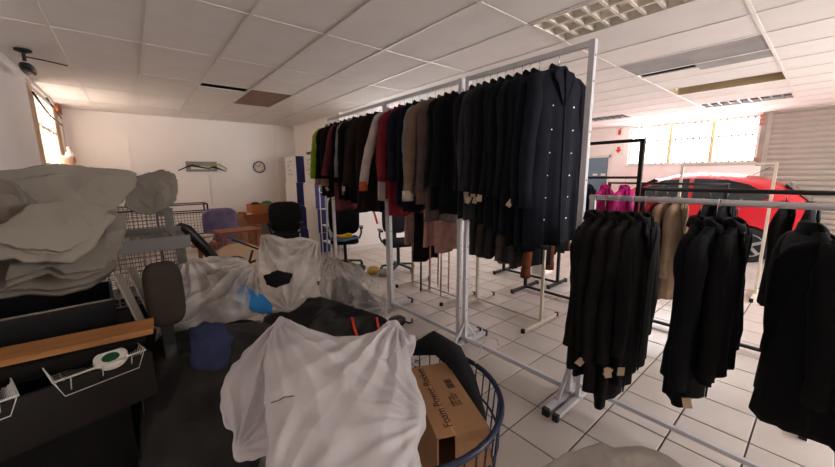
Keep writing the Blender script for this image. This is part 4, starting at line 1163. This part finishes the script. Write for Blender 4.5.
ch2 = thing('storage_chest', 'dark chest carrying the wire mesh baskets', 'chest', (-.06, 2.73, 0))
B().box(-.27, .27, -.01, .23, .02, .855).build('body', BLACKP, ch2)
B().box(-.28, .28, -.02, .24, .84, .858).build('lid', BLACKP, ch2)

# ------------------------------------------------------------ office chairs
def office_chair(label, x, y, rz, hexc, back=(.23, .05, .27), zb=.92, seat_z=.48, arms=True, tilt=0.0, group='office chairs', hang=None):
    t = thing('office_chair', label, 'chair', (x, y, 0), rz, group)
    t.rotation_euler = (tilt, 0, rz)
    m = fabric(hexc)
    B().pad((0, 0, seat_z), (.24, .24, .05), .4).build('seat', m, t, smooth=True)
    bo = B().pad((0, .23, zb), back, .5, bend=-.25).build('backrest', m, t, smooth=True)
    B().pad((0, .275, zb), (back[0] * .96, .018, back[2] * .96), .5, bend=-.25).build('back_shell', BLACKP, t, smooth=True)
    B().bar((0, .25, seat_z - .04), (0, .30, zb - .1), .07, .02).build('back_support', BLACKP, t)
    B().lathe([(.028, .12), (.028, seat_z - .05)], 12).build('gas_column', BLACKM, t)
    for k in range(5):
        an = 2 * PI * k / 5 + .3
        lg_ = B().bar((0, 0, .12), (.29 * math.cos(an), .29 * math.sin(an), .075), .045, .03).build('base_leg', BLACKP, t)
        B().lathe([(.02, -.024), (.03, -.02), (.03, .02), (.02, .024)], 12, (.29 * math.cos(an), .29 * math.sin(an), .03), 'x').build('caster', BLACKP, lg_)
    if arms:
        for sx in (-1, 1):
            ar = B().path([(sx * .25, .10, seat_z), (sx * .29, .10, seat_z + .1), (sx * .29, .08, seat_z + .2)], .016, 8).build('arm_post', BLACKP, t, smooth=True)
            B().pad((sx * .29, .02, seat_z + .215), (.035, .14, .018), .5).build('armrest', BLACKP, t, smooth=True)
    return t
office_chair('purple office chair in front of the desk', 1.10, 6.3, .12, '#776b8c', back=(.27, .06, .27), zb=.80, arms=False)
office_chair('black office chair beside the white cartons', 2.16, 6.55, -.35, '#1d1a1c', back=(.30, .06, .30), zb=.80)
office_chair('large black office chair with yellow cloth on its seat', 2.74, 5.3, -.5, '#131214', back=(.27, .07, .36), zb=.90)
office_chair('grey-backed office chair behind the tall rack', 3.30, 4.5, -.4, '#2c2b2f', back=(.22, .05, .28), zb=.88)
ac = office_chair('black chair with padded arm poking above the clear bags', .62, 3.45, .0, '#17150f', back=(.18, .05, .16), zb=.66, arms=False)
VIN = mat('black_vinyl', '#17140f', rough=.4, var=.2)
B().path([(-.40, -.25, 1.20), (-.37, -.25, 1.215), (-.33, -.25, 1.19), (-.26, -.25, 1.08), (-.18, -.25, .95), (-.13, -.24, .82), (-.12, -.2, .60), (-.12, -.15, .46)], [.022, .034, .04, .042, .042, .04, .035, .03], 14, .034).build('armrest', VIN, ac, smooth=True)
YEL = fabric('#c9a32c')
tag(B().pad((2.68, 5.17, .575), (.13, .09, .03), .8).pad((2.72, 5.12, .60), (.06, .05, .03), .9).build('cloth', YEL, smooth=True), 'yellow cloth heaped on the large black chair', 'cloth')
tag(B().box(-.20, .20, -.14, .14, 0, .018).build('folder', mat('blue_folder', '#3d6b8c', rough=.5), None, (2.66, 5.12, .53), (0, 0, .35)), 'flat blue folder on the large black chair seat', 'folder')
# red and yellow strip on the grey chair
tag(B().path([(2.98, 4.72, 1.02), (3.0, 4.70, .92), (3.03, 4.69, .80)], .02, 8, .006).build('ribbon', mat('red_ribbon', '#b02a22', rough=.5)), 'red ribbon hanging by the grey-backed chair', 'ribbon')
for k, (x, y, r, hx, lab) in enumerate([(2.66, 4.75, .13, '#15130f', 'black bundle on the floor under the large black chair'), (2.86, 4.62, .10, '#b89a3c', 'yellow crumpled bag on the floor between the office chairs'), (2.92, 4.38, .10, '#8a8682', 'silvery crumpled bag on the floor beside the grey chair')]):
    me = B().pad((0, 0, r * .55), (r, r * .8, r * .55), .85, 26, 14)
    rng = random.Random(k)
    me.v = [(a_ * (1 + .18 * math.sin(31 * b_ + 17 * c_ + k)), b_ * (1 + .15 * math.sin(27 * a_ + 23 * c_)), c_ * (1 + .15 * math.sin(22 * a_ + 19 * b_)) if c_ > .01 else max(0, c_)) for a_, b_, c_ in me.v]
    tag(me.build('bundle', mat('bundle_%d' % k, hx, rough=.5), None, (x, y, .0), smooth=True), lab, 'bundle')
# black padded armrest and handle by the white bag
tag(B().pad((0, 0, .055), (.10, .06, .055), .65).path([(.07, -.03, .05), (.12, -.06, .02), (.17, -.05, .012), (.20, -.01, .03)], .010, 8).build('black_pouch', BLACKP, None, (2.0, 2.78, 0), smooth=True), 'black padded pouch on the floor beside a white rack foot', 'pouch')
STRAPS = [[(1.159, 2.187, .540), (1.146, 2.138, .490), (1.138, 2.083, .436)], [(1.324, 2.099, .522), (1.306, 2.059, .477), (1.294, 2.016, .434)]]
for pts in STRAPS:
    B().path([Vector(p) - rs.location for p in pts], .012, 8, .006).build('strap', RED, rs, smooth=True)

# ------------------------------------------------------------ back of the room: desk, boxes, cartons, clock
dk = thing('desk', 'brown wooden desk against the back wall', 'desk', (2.25, 8.25, 0))
B().box(-.75, .54, -.35, .35, .74, .775).build('desk_top', WOODB, dk)
B().box(-.73, -.69, -.33, .33, 0, .74).build('side_panel', WOODB, dk)
B().box(.48, .52, -.33, .33, 0, .74).build('side_panel', WOODB, dk)
B().box(-.69, .48, -.32, -.30, .55, .74).build('drawer_front', WOODB, dk)
bx = thing('open_box', 'orange-brown box of green and black things on the desk', 'box', (2.20, 8.2, .776), .12)
OB = mat('orange_card', '#b0703c', rough=.8, var=.08)
for a_ in ((-.26, .26, -.17, -.16), (-.26, .26, .16, .17), (-.26, -.25, -.16, .16), (.25, .26, -.16, .16)):
    B().box(*a_, 0, .20).build('side_panel', OB, bx)
B().box(-.25, .25, -.16, .16, 0, .008).build('bottom_panel', OB, bx)
tag(B().pad((2.32, 8.2, .93), (.13, .12, .105), .9).build('cloth', fabric('#1f7a52'), smooth=True), 'green cloth in the orange-brown box', 'cloth')
tag(B().pad((2.07, 8.18, .92), (.12, .11, .10), .9).build('cloth', fabric('#1d1b1c'), smooth=True), 'black cloth in the orange-brown box', 'cloth')
random.seed(2)
for k, (x, y, z, w_, h_, hx, lab) in enumerate([(1.60, 8.1, .776, .075, .03, '#cfc8c0', 'stack of white papers at the left end of the desk'), (1.755, 8.05, .776, .055, .05, '#8d4a30', 'red-brown book on the desk beside white papers'), (1.875, 8.0, .776, .045, .025, '#d8d2b0', 'cream notepad on the desk'), (2.62, 8.15, .776, .10, .03, '#d9d5d0', 'white paper stack at the right end of the desk')]):
    tag(B().box(-w_, w_, -.1, .1, 0, h_ * .5).box(-w_ + .01, w_ - .015, -.09, .1, h_ * .5, h_).build('paper_stack', mat('paper_%d' % k, hx, rough=.8), None, (x, y, z), (0, 0, R(-.12, .12))), lab, 'papers')
cbx = thing('carton', 'open cardboard carton with raised flap on the floor before the desk', 'box', (1.62, 7.3, .0), .4)
B().box(-.22, .22, -.2, -.19, 0, .62).box(-.22, .22, .19, .2, 0, .62).box(-.22, -.21, -.19, .19, 0, .62).box(.21, .22, -.19, .19, 0, .62).box(-.21, .21, -.19, .19, 0, .01).build('body', CARD, cbx)
B().add([(-.22, .2, .62), (.22, .2, .62), (.2, .34, .84), (-.2, .34, .84), (-.22, .206, .618), (.22, .206, .618), (.2, .346, .838), (-.2, .346, .838)], [(0, 1, 2, 3), (7, 6, 5, 4), (0, 4, 5, 1), (2, 6, 7, 3), (1, 5, 6, 2), (3, 7, 4, 0)]).build('flap', CARD, cbx)
B().add([(-.22, -.2, .62), (-.22, .2, .62), (-.40, .18, .72), (-.40, -.18, .72), (-.224, -.2, .616), (-.224, .2, .616), (-.404, .18, .716), (-.404, -.18, .716)], [(0, 1, 2, 3), (7, 6, 5, 4), (0, 4, 5, 1), (2, 6, 7, 3), (1, 5, 6, 2), (3, 7, 4, 0)]).build('flap', CARD, cbx)
# small brown table, round pale table tipped on its edge, black folding frame
tb_ = thing('side_table', 'small reddish-brown table before the purple chair', 'table', (1.12, 5.55, 0), .1)
B().box(-.27, .27, -.20, .20, .79, .82).build('table_top', WOODB, tb_)
for sx in (-1, 1):
    for sy in (-1, 1):
        B().bar((sx * .23, sy * .16, .79), (sx * .23, sy * .16, 0), .04).build('leg', WOODB, tb_)
rt = thing('round_table', 'round pale table top with yellow edge tipped up behind the bags', 'table', (1.02, 4.9, .34))
rt.rotation_euler = (math.radians(52), 0, .1)
B().lathe([(.42, -.012), (.42, .012)], 40).build('table_top', mat('pale_board', '#c9a88a', rough=.6, var=.06), rt, smooth=False)
B().lathe([(.42, -.014), (.432, -.008), (.432, .008), (.42, .014)], 40, cap=False).build('edge_band', mat('yellow_edge', '#c8a23a', rough=.5), rt, smooth=True)
ff = thing('folding_frame', 'black metal folding frame resting on the clear bags', 'metal frame', (1.05, 3.9, .0))
for p0, p1 in [((-.32, 0, .95), (.38, .1, .55)), ((-.3, .1, .62), (.40, .1, .78)), ((.24, .05, .66), (.30, 0, .3)), ((-.12, .05, .80), (-.3, .05, .3))]:
    B().bar(p0, p1, .028, .02).build('bar', BLACKM, ff)
for k in range(6):
    x_ = -.15 + k * .08
    B().bar((x_, .1, .65 + k * .019), (x_, .1, .52 + k * .01), .006).build('thin_bar', BLACKM, ff)
B().bar((-.2, .1, .50), (.32, .1, .58), .006).build('thin_bar', BLACKM, ff)
for sx in (-.3, .30):
    B().bar((sx, .05, .35), (sx, .05, 0), .028).build('leg', BLACKM, ff)
bw = thing('bowl', 'small white and tan bowl left of the round table top', 'bowl', (.66, 5.35, .70))
B().lathe([(.06, 0), (.10, .04), (.125, .11), (.12, .11), (.095, .045), (.02, .01)], 24).build('bowl_body', PAPER, bw, smooth=True)
B().lathe([(.118, .085), (.13, .09), (.13, .112), (.118, .112)], 24, cap=False).build('rim', mat('tan_band', '#a87a4a', rough=.6), bw, smooth=True)
st_ = thing('stool', 'pale stool under the small white and tan bowl', 'stool', (.66, 5.35, 0))
B().lathe([(.15, .67), (.15, .698)], 20).build('seat', WOODB, st_)
for k in range(3):
    an = 2 * PI * k / 3
    B().bar((.1 * math.cos(an), .1 * math.sin(an), .67), (.16 * math.cos(an), .16 * math.sin(an), 0), .025).build('leg', WOODB, st_)
# black wire rack by the back wall
wr = thing('wire_rack', 'black wire mesh rack standing by the back wall', 'rack', (.62, 7.2, 0))
for sx in (-.36, .36):
    for sy in (-.2, .2):
        B().bar((sx, sy, 0), (sx, sy, 1.12), .022).build('post', BLACKM, wr)
for z in (.55, .98, 1.12):
    for sy in (-.2, .2):
        B().bar((-.36, sy, z), (.36, sy, z), .018).build('rail', BLACKM, wr)
    for sx in (-.36, .36):
        B().bar((sx, -.2, z), (sx, .2, z), .018).build('rail', BLACKM, wr)
for k in range(1, 16):
    x_ = -.36 + .045 * k
    B().bar((x_, -.2, .55), (x_, -.2, 1.0), .005).build('mesh_wire', BLACKM, wr)
for k in range(1, 9):
    B().bar((-.36, -.2, .55 + .05 * k), (.36, -.2, .55 + .05 * k), .005).build('mesh_wire', BLACKM, wr)
# white cartons with blue ends, two piles along the side wall
BLUEC = mat('blue_carton_end', '#34397c', rough=.6, var=.05)
WCART = mat('white_carton', '#e6e0dc', rough=.7, var=.03)
def carton(x0, x1, y0, y1, z0, z1, label, scribble):
    t = thing('white_carton', label, 'box', ((x0 + x1) / 2, (y0 + y1) / 2, z0), 0, 'white cartons with blue ends')
    hx, hy, h = (x1 - x0) / 2, (y1 - y0) / 2, z1 - z0
    B().box(-hx, hx, -hy, hy, .004, h - .003).build('body', WCART, t)
    B().box(-hx - .001, hx + .001, -hy - .003, -hy, .002, h - .002).build('blue_end', BLUEC, t)
    if scribble:
        rg = random.Random(int(z0 * 100) + int(y0 * 10))
        for q in range(4):
            z_ = h * (.82 - .17 * q)
            pts = [(-hx - .002, hy * (.55 - .13 * i) + rg.uniform(-.01, .01), z_ + rg.uniform(-.022, .022)) for i in range(8 if q != 1 else 5)]
            B().path(pts, .004, 4).build('handwriting', mat('marker_ink', '#77707a', rough=.8), t)
    return t
for k, (y0, y1, nm) in enumerate([(7.62, 8.32, 'far'), (6.62, 7.22, 'near')]):
    zz = [0, .42, .92, 1.44, 2.02]
    nmz = ['bottom carton', 'second carton from the floor', 'third carton from the floor', 'top carton with handwriting']
    for i in range(4):
        dx = .03 * math.sin(i * 2.1 + k)
        carton(2.84 + dx, 3.04 + dx, y0, y1, zz[i], zz[i + 1] - .002, 'white blue-ended ' + nmz[i] + (' of the pile by the back corner' if k == 0 else ' of the pile by the coat row'), i == 3)
# light ladder-like pole and pale shelving between cartons and coats
sh_ = thing('shelf_unit', 'pale narrow shelf unit between cartons and the coat row', 'shelf', (2.98, 6.15, 0))
for z in (.3, .62, .94, 1.26, 1.5):
    B().box(-.2, .2, -.2, .2, z, z + .015).build('shelf_board', WCART, sh_)
for sx in (-.2, .185):
    for sy in (-.2, .185):
        B().box(sx, sx + .015, sy, sy + .015, 0, 1.52).build('upright', WCART, sh_)
tag(B().path([(2.30, 5.1, .02), (2.42, 5.25, 1.25)], .014, 8).path([(2.295, 5.09, 0), (2.305, 5.11, .10)], .018, 8).build('pole', mat('pale_blue_pole', '#9fb0b8', rough=.4), smooth=True), 'thin pale blue pole leaning by the coat row', 'pole')
# clock
ck = thing('wall_clock', 'round wall clock with dark blue rim on the back wall', 'clock', (2.37, YB - .004, 1.80))
B().lathe([(.112, 0), (.135, -.004), (.138, -.03), (.12, -.035), (.112, -.02)], 36, axis='y', cap=False).build('rim', mat('clock_rim', '#3c4768', rough=.4), ck, smooth=True)
B().lathe([(.001, -.012), (.116, -.012), (.116, 0), (.001, 0)], 36, axis='y').build('dial', mat('clock_dial', '#d8c8b8', rough=.5), ck)
for k in range(12):
    an = PI * k / 6
    B().bar((.085 * math.sin(an), -.0135, .085 * math.cos(an)), (.102 * math.sin(an), -.0135, .102 * math.cos(an)), .008, .003, (0, 1, 0)).build('hour_mark', BLACKP, ck)
B().bar((0, -.016, 0), (-.045, -.016, .03), .010, .003, (0, 1, 0)).build('hour_hand', BLACKP, ck)
B().bar((0, -.018, 0), (.03, -.018, .08), .007, .003, (0, 1, 0)).build('minute_hand', BLACKP, ck)
# wall bracket with hangers
ws = thing('wall_bracket', 'grey metal plate with hook rods on the back wall', 'bracket', (1.22, YB - .004, 1.80))
B().box(-.30, .27, -.03, 0, -.10, .11).build('plate', mat('grey_plate', '#8a847c', rough=.5, var=.08), ws)
B().box(-.22, .20, -.034, -.03, -.05, .02).build('slot', PAPER, ws)
B().path([(-.45, -.05, -.08), (-.28, -.06, .0), (-.20, -.06, .03), (.1, -.06, -.04), (.2, -.06, .0), (.44, -.05, -.10)], [.008, .012, .022, .012, .02, .008], 8).build('rod', BLACKM, ws, smooth=True)
B().path([(.05, -.07, .02), (.25, -.07, .03), (.30, -.07, .06), (.46, -.06, -.05)], [.012, .014, .012, .008], 8).build('strip', mat('lime_strip', '#8c9a3a', rough=.5), ws, smooth=True)
tag(B().box(-.012, .012, -.02, 0, 0, .68).build('wall_strip', PAPER, None, (1.32, YB - .002, .95)), 'short white vertical strip on the back wall below the bracket', 'strip')

# ------------------------------------------------------------ left window: cable, lamp, things on the sill
cu_ = thing('curtain', 'thin beige curtain hanging in the left window', 'curtain', (XL - .03, 7.3, 1.76))
CURT = mat('beige_curtain', '#c9ab8f', rough=.9, var=.1)
for ya, yb in ((-1.12, -.75), (.85, 1.14)):
    vv, ff2 = [], []
    for i in range(30):
        y_ = ya + (yb - ya) * i / 29
        xo = .018 * math.sin(i * 1.35)
        vv += [(xo, y_, .01), (xo, y_, .96), (xo - .003, y_, .01), (xo - .003, y_, .96)]
    for i in range(29):
        q, s_ = 4 * i, 4 * i + 4
        ff2 += [(q, s_, s_ + 1, q + 1), (q + 2, q + 3, s_ + 3, s_ + 2)]
    B().add(vv, ff2).build('curtain_panel', CURT, cu_, smooth=True)
tag(B().box(XL - .14, XL + .16, 6.05, 8.58, 1.70, 1.75).build('trim_5', WHITEF), kind='structure')
bt = thing('spray_bottle', 'white bottle with orange label on the left window sill', 'bottle', (XL + .10, 7.86, 1.75))
B().lathe([(.05, 0), (.055, .01), (.055, .2), (.045, .24), (.022, .26), (.022, .29)], 20).build('bottle_body', PAPER, bt, smooth=True)
B().lathe([(.0555, .08), (.0565, .082), (.0565, .17), (.0555, .172)], 20, cap=False).build('label_band', mat('orange_label', '#d8642c', rough=.5), bt, smooth=True)
B().lathe([(.026, .29), (.026, .33), (.02, .335)], 16).build('cap', mat('cream_cap', '#d8c4a4', rough=.5), bt)
pt = thing('jar', 'pale jar beside the bottle on the left window sill', 'jar', (XL + .10, 7.42, 1.75))
B().lathe([(.06, 0), (.075, .02), (.075, .12), (.065, .14)], 20).build('jar_body', mat('tan_jar', '#c8a88c', rough=.5), pt, smooth=True)
B().lathe([(.07, .14), (.07, .165), (.06, .17)], 20).build('lid', PAPER, pt)
tag(B().path([(XL + .02, 6.3, 2.62), (XL + .03, 6.9, 2.50), (XL + .03, 7.5, 2.46), (XL + .03, 8.3, 2.46)], .013, 8).build('cable', BLACKP, smooth=True), 'black cable sagging across the left window', 'cable')
tag(B().path([(XL + .02, 7.3, 2.72), (XL + .03, 7.8, 2.63), (XL + .03, 8.4, 2.58)], .010, 8).build('cable', BLACKP, smooth=True), 'short dark cable above the sagging one at the left window', 'cable')
tag(B().box(XL + .005, XL + .03, 8.15, 8.62, 2.66, ZC - .01).build('wall_patch', mat('orange_patch', '#b5673f', rough=.8)), 'orange-brown patch at the window corner under the ceiling', 'patch')
wl = thing('wall_lamp', 'black swivel lamp on a bracket under the ceiling at upper left', 'lamp', (-.64, 5.0, ZC - .005))
B().lathe([(.06, 0), (.06, -.015), (.02, -.03)], 16).build('mount', BLACKP, wl)
B().path([(0, 0, -.02), (0, 0, -.10)], .014, 8).build('stem', BLACKP, wl)
B().pad((0.0, .10, -.15), (.05, .17, .04), .7).build('lamp_head', BLACKP, wl, smooth=True)
B().path([(0, 0, -.06), (.12, .02, -.065), (.28, .10, -.07)], .006, 8).build('rod', BLACKP, wl, smooth=True)
tag(B().box(4.80, 5.12, 2.74, 2.92, 0, .40).box(4.80, 5.12, 2.74, 2.75, .40, .46).build('paper_bag', PAPER), 'white paper bag standing behind the cream rack post', 'bag')

# ------------------------------------------------------------ red car
car = thing('car', 'red hatchback parked beside the window wall', 'car', (8.22, .08, 0))
CRED = mat('car_red', '#c4222e', rough=.25, var=.03, coat=.8, spec=.5)
CGLS = mat('car_glass', '#20262a', rough=.08, var=.05, spec=.6)
RUB = mat('tyre_rubber', '#18181a', rough=.8)
RIM = mat('alloy_rim', '#b8bac0', rough=.3, metal=.8)
HWD = .86
xm = HWD
side = [(0.03, .34), (0, .50), (.03, .72), (.02, .86), (.08, 1.02), (.6, 1.03), (1.4, 1.03), (2.2, 1.02), (2.95, 1.0), (3.5, .92), (3.88, .80), (4.0, .62), (4.0, .42), (3.95, .26)]
arch = []
def wheel_arc(yc, r=.36):
    return [(yc + r * math.cos(a_), .30 + r * math.sin(a_)) for a_ in [PI * k / 10 for k in range(11)]]
low_ = [(3.95, .24)] + [p for p in wheel_arc(3.28) if p[1] > .24] + [p for p in wheel_arc(.72) if p[1] > .24] + [(.05, .26)]
prof = side + [p for p in low_]
stations = [(0.0, .965), (.03, .99), (.10, 1.0), (xm, 1.0), (2 * xm - .10, 1.0), (2 * xm - .03, .99), (2 * xm, .965)]
vv = []
for x_, s_ in stations:
    vv += [(x_, 2.0 + (y_ - 2.0) * s_, .6 + (z_ - .6) * s_) for y_, z_ in prof]
n = len(prof)
ff2 = []
for i in range(len(stations) - 1):
    for k in range(n):
        ff2.append((i * n + k, i * n + (k + 1) % n, (i + 1) * n + (k + 1) % n, (i + 1) * n + k))
ff2 += [tuple(range(n)), tuple((len(stations) - 1) * n + k for k in range(n - 1, -1, -1))]
B().add(vv, ff2).build('body', CRED, car)
roofl = [(.06, 1.0), (.14, 1.12), (.28, 1.26), (.46, 1.38), (.75, 1.49), (1.1, 1.545), (1.6, 1.57), (2.0, 1.54), (2.3, 1.45), (2.6, 1.32), (2.95, 1.17), (3.25, 1.0)]
def hwz(z_):
    return .80 - .20 * (max(0, z_ - 1.0) / .57) ** 1.1
vv, m_ = [], 15
for y_, zt_ in roofl:
    for k in range(m_):
        a_ = PI * k / (m_ - 1)
        c_ = math.cos(a_)
        zz_ = 1.0 + (zt_ - 1.0) * (abs(math.sin(a_)) ** .55)
        w_ = hwz(zz_)
        xx = -w_ * math.copysign(abs(c_) ** .55, c_)
        vv.append((xm + xx, y_, zz_))
ff2 = [(i * m_ + k, i * m_ + k + 1, (i + 1) * m_ + k + 1, (i + 1) * m_ + k) for i in range(len(roofl) - 1) for k in range(m_ - 1)]
B().add(vv, ff2).build('roof', CRED, car, smooth=True)
def glass_panel(poly, nm='side_window'):
    # poly in (y, z) on the left and right flank
    for sgn in (-1, 1):
        cy_ = sum(p[0] for p in poly) / len(poly); cz_ = sum(p[1] for p in poly) / len(poly)
        pts = [(xm + sgn * (hwz(z_) + .012), y_, z_) for y_, z_ in poly]
        pin = [(xm + sgn * (hwz(z_) - .03), y_, z_) for y_, z_ in poly]
        k = len(poly)
        B().add(pts + pin, [tuple(range(k)), tuple(range(2 * k - 1, k - 1, -1))] + [(i, i + k, (i + 1) % k + k, (i + 1) % k) for i in range(k)]).build(nm, CGLS, car)
glass_panel([(2.72, 1.06), (2.45, 1.26), (2.15, 1.42), (1.72, 1.46), (1.68, 1.06)])
glass_panel([(1.62, 1.06), (1.64, 1.46), (1.15, 1.44), (.86, 1.36), (.62, 1.22), (.56, 1.14), (.70, 1.06)])
for yy0, zz0, yy1, zz1, nm in ((2.32, 1.45, 2.92, 1.09, 'windscreen'), (.42, 1.37, .11, 1.08, 'rear_window')):
    B().add([(xm - .55, yy0 + .0, zz0 + .012), (xm + .55, yy0, zz0 + .012), (xm + .66, yy1, zz1 + .012), (xm - .66, yy1, zz1 + .012), (xm - .55, yy0, zz0 - .02), (xm + .55, yy0, zz0 - .02), (xm + .66, yy1, zz1 - .02), (xm - .66, yy1, zz1 - .02)],
            [(0, 1, 2, 3), (7, 6, 5, 4), (0, 4, 5, 1), (1, 5, 6, 2), (2, 6, 7, 3), (3, 7, 4, 0)]).build(nm, CGLS, car)
for wy in (.72, 3.28):
    for wx, sg in ((.09, -1), (2 * xm - .09, 1)):
        wo = B().lathe([(.19, -.10), (.28, -.10), (.305, -.08), (.305, .08), (.28, .10), (.19, .10)], 32, (wx, wy, .305), 'x').build('wheel', RUB, car, smooth=False)
        B().lathe([(.20, -.02), (.20, .108), (.185, .108), (.17, .05), (.03, .05)] if sg > 0 else [(.20, .02), (.20, -.108), (.185, -.108), (.17, -.05), (.03, -.05)], 32, (wx, wy, .305), 'x', cap=False).build('rim', RIM, wo, smooth=False)
        for k in range(5):
            an = 2 * PI * k / 5 + .2
            B().bar((wx + sg * .085, wy, .305), (wx + sg * .10, wy + .185 * math.cos(an), .305 + .185 * math.sin(an)), .05, .03, (1, 0, 0)).build('spoke', RIM, wo)
for sg in (-1, 1):
    B().box(xm + sg * .72 - .1, xm + sg * .72 + .1, .0, .09, .80, 1.0).build('tail_light', mat('tail_lens', '#8e1018', rough=.2), car)
    B().box(xm + sg * .66 - .14, xm + sg * .66 + .14, 3.86, 3.97, .66, .78).build('headlight', PAPER, car)
    B().pad((xm + sg * .96, 2.62, 1.07), (.10, .05, .07), .6).build('mirror', CRED, car, smooth=True)
    B().bar((xm + sg * .865, 1.35, .88), (xm + sg * .865, 1.52, .88), .02, .025).build('door_handle', CRED, car)
B().path([(xm, .9, 1.52), (xm, .68, 1.66)], .006, 6).build('antenna', BLACKP, car)
B().box(.1, 2 * xm - .1, -.01, .05, .30, .46).build('bumper', BLACKP, car)
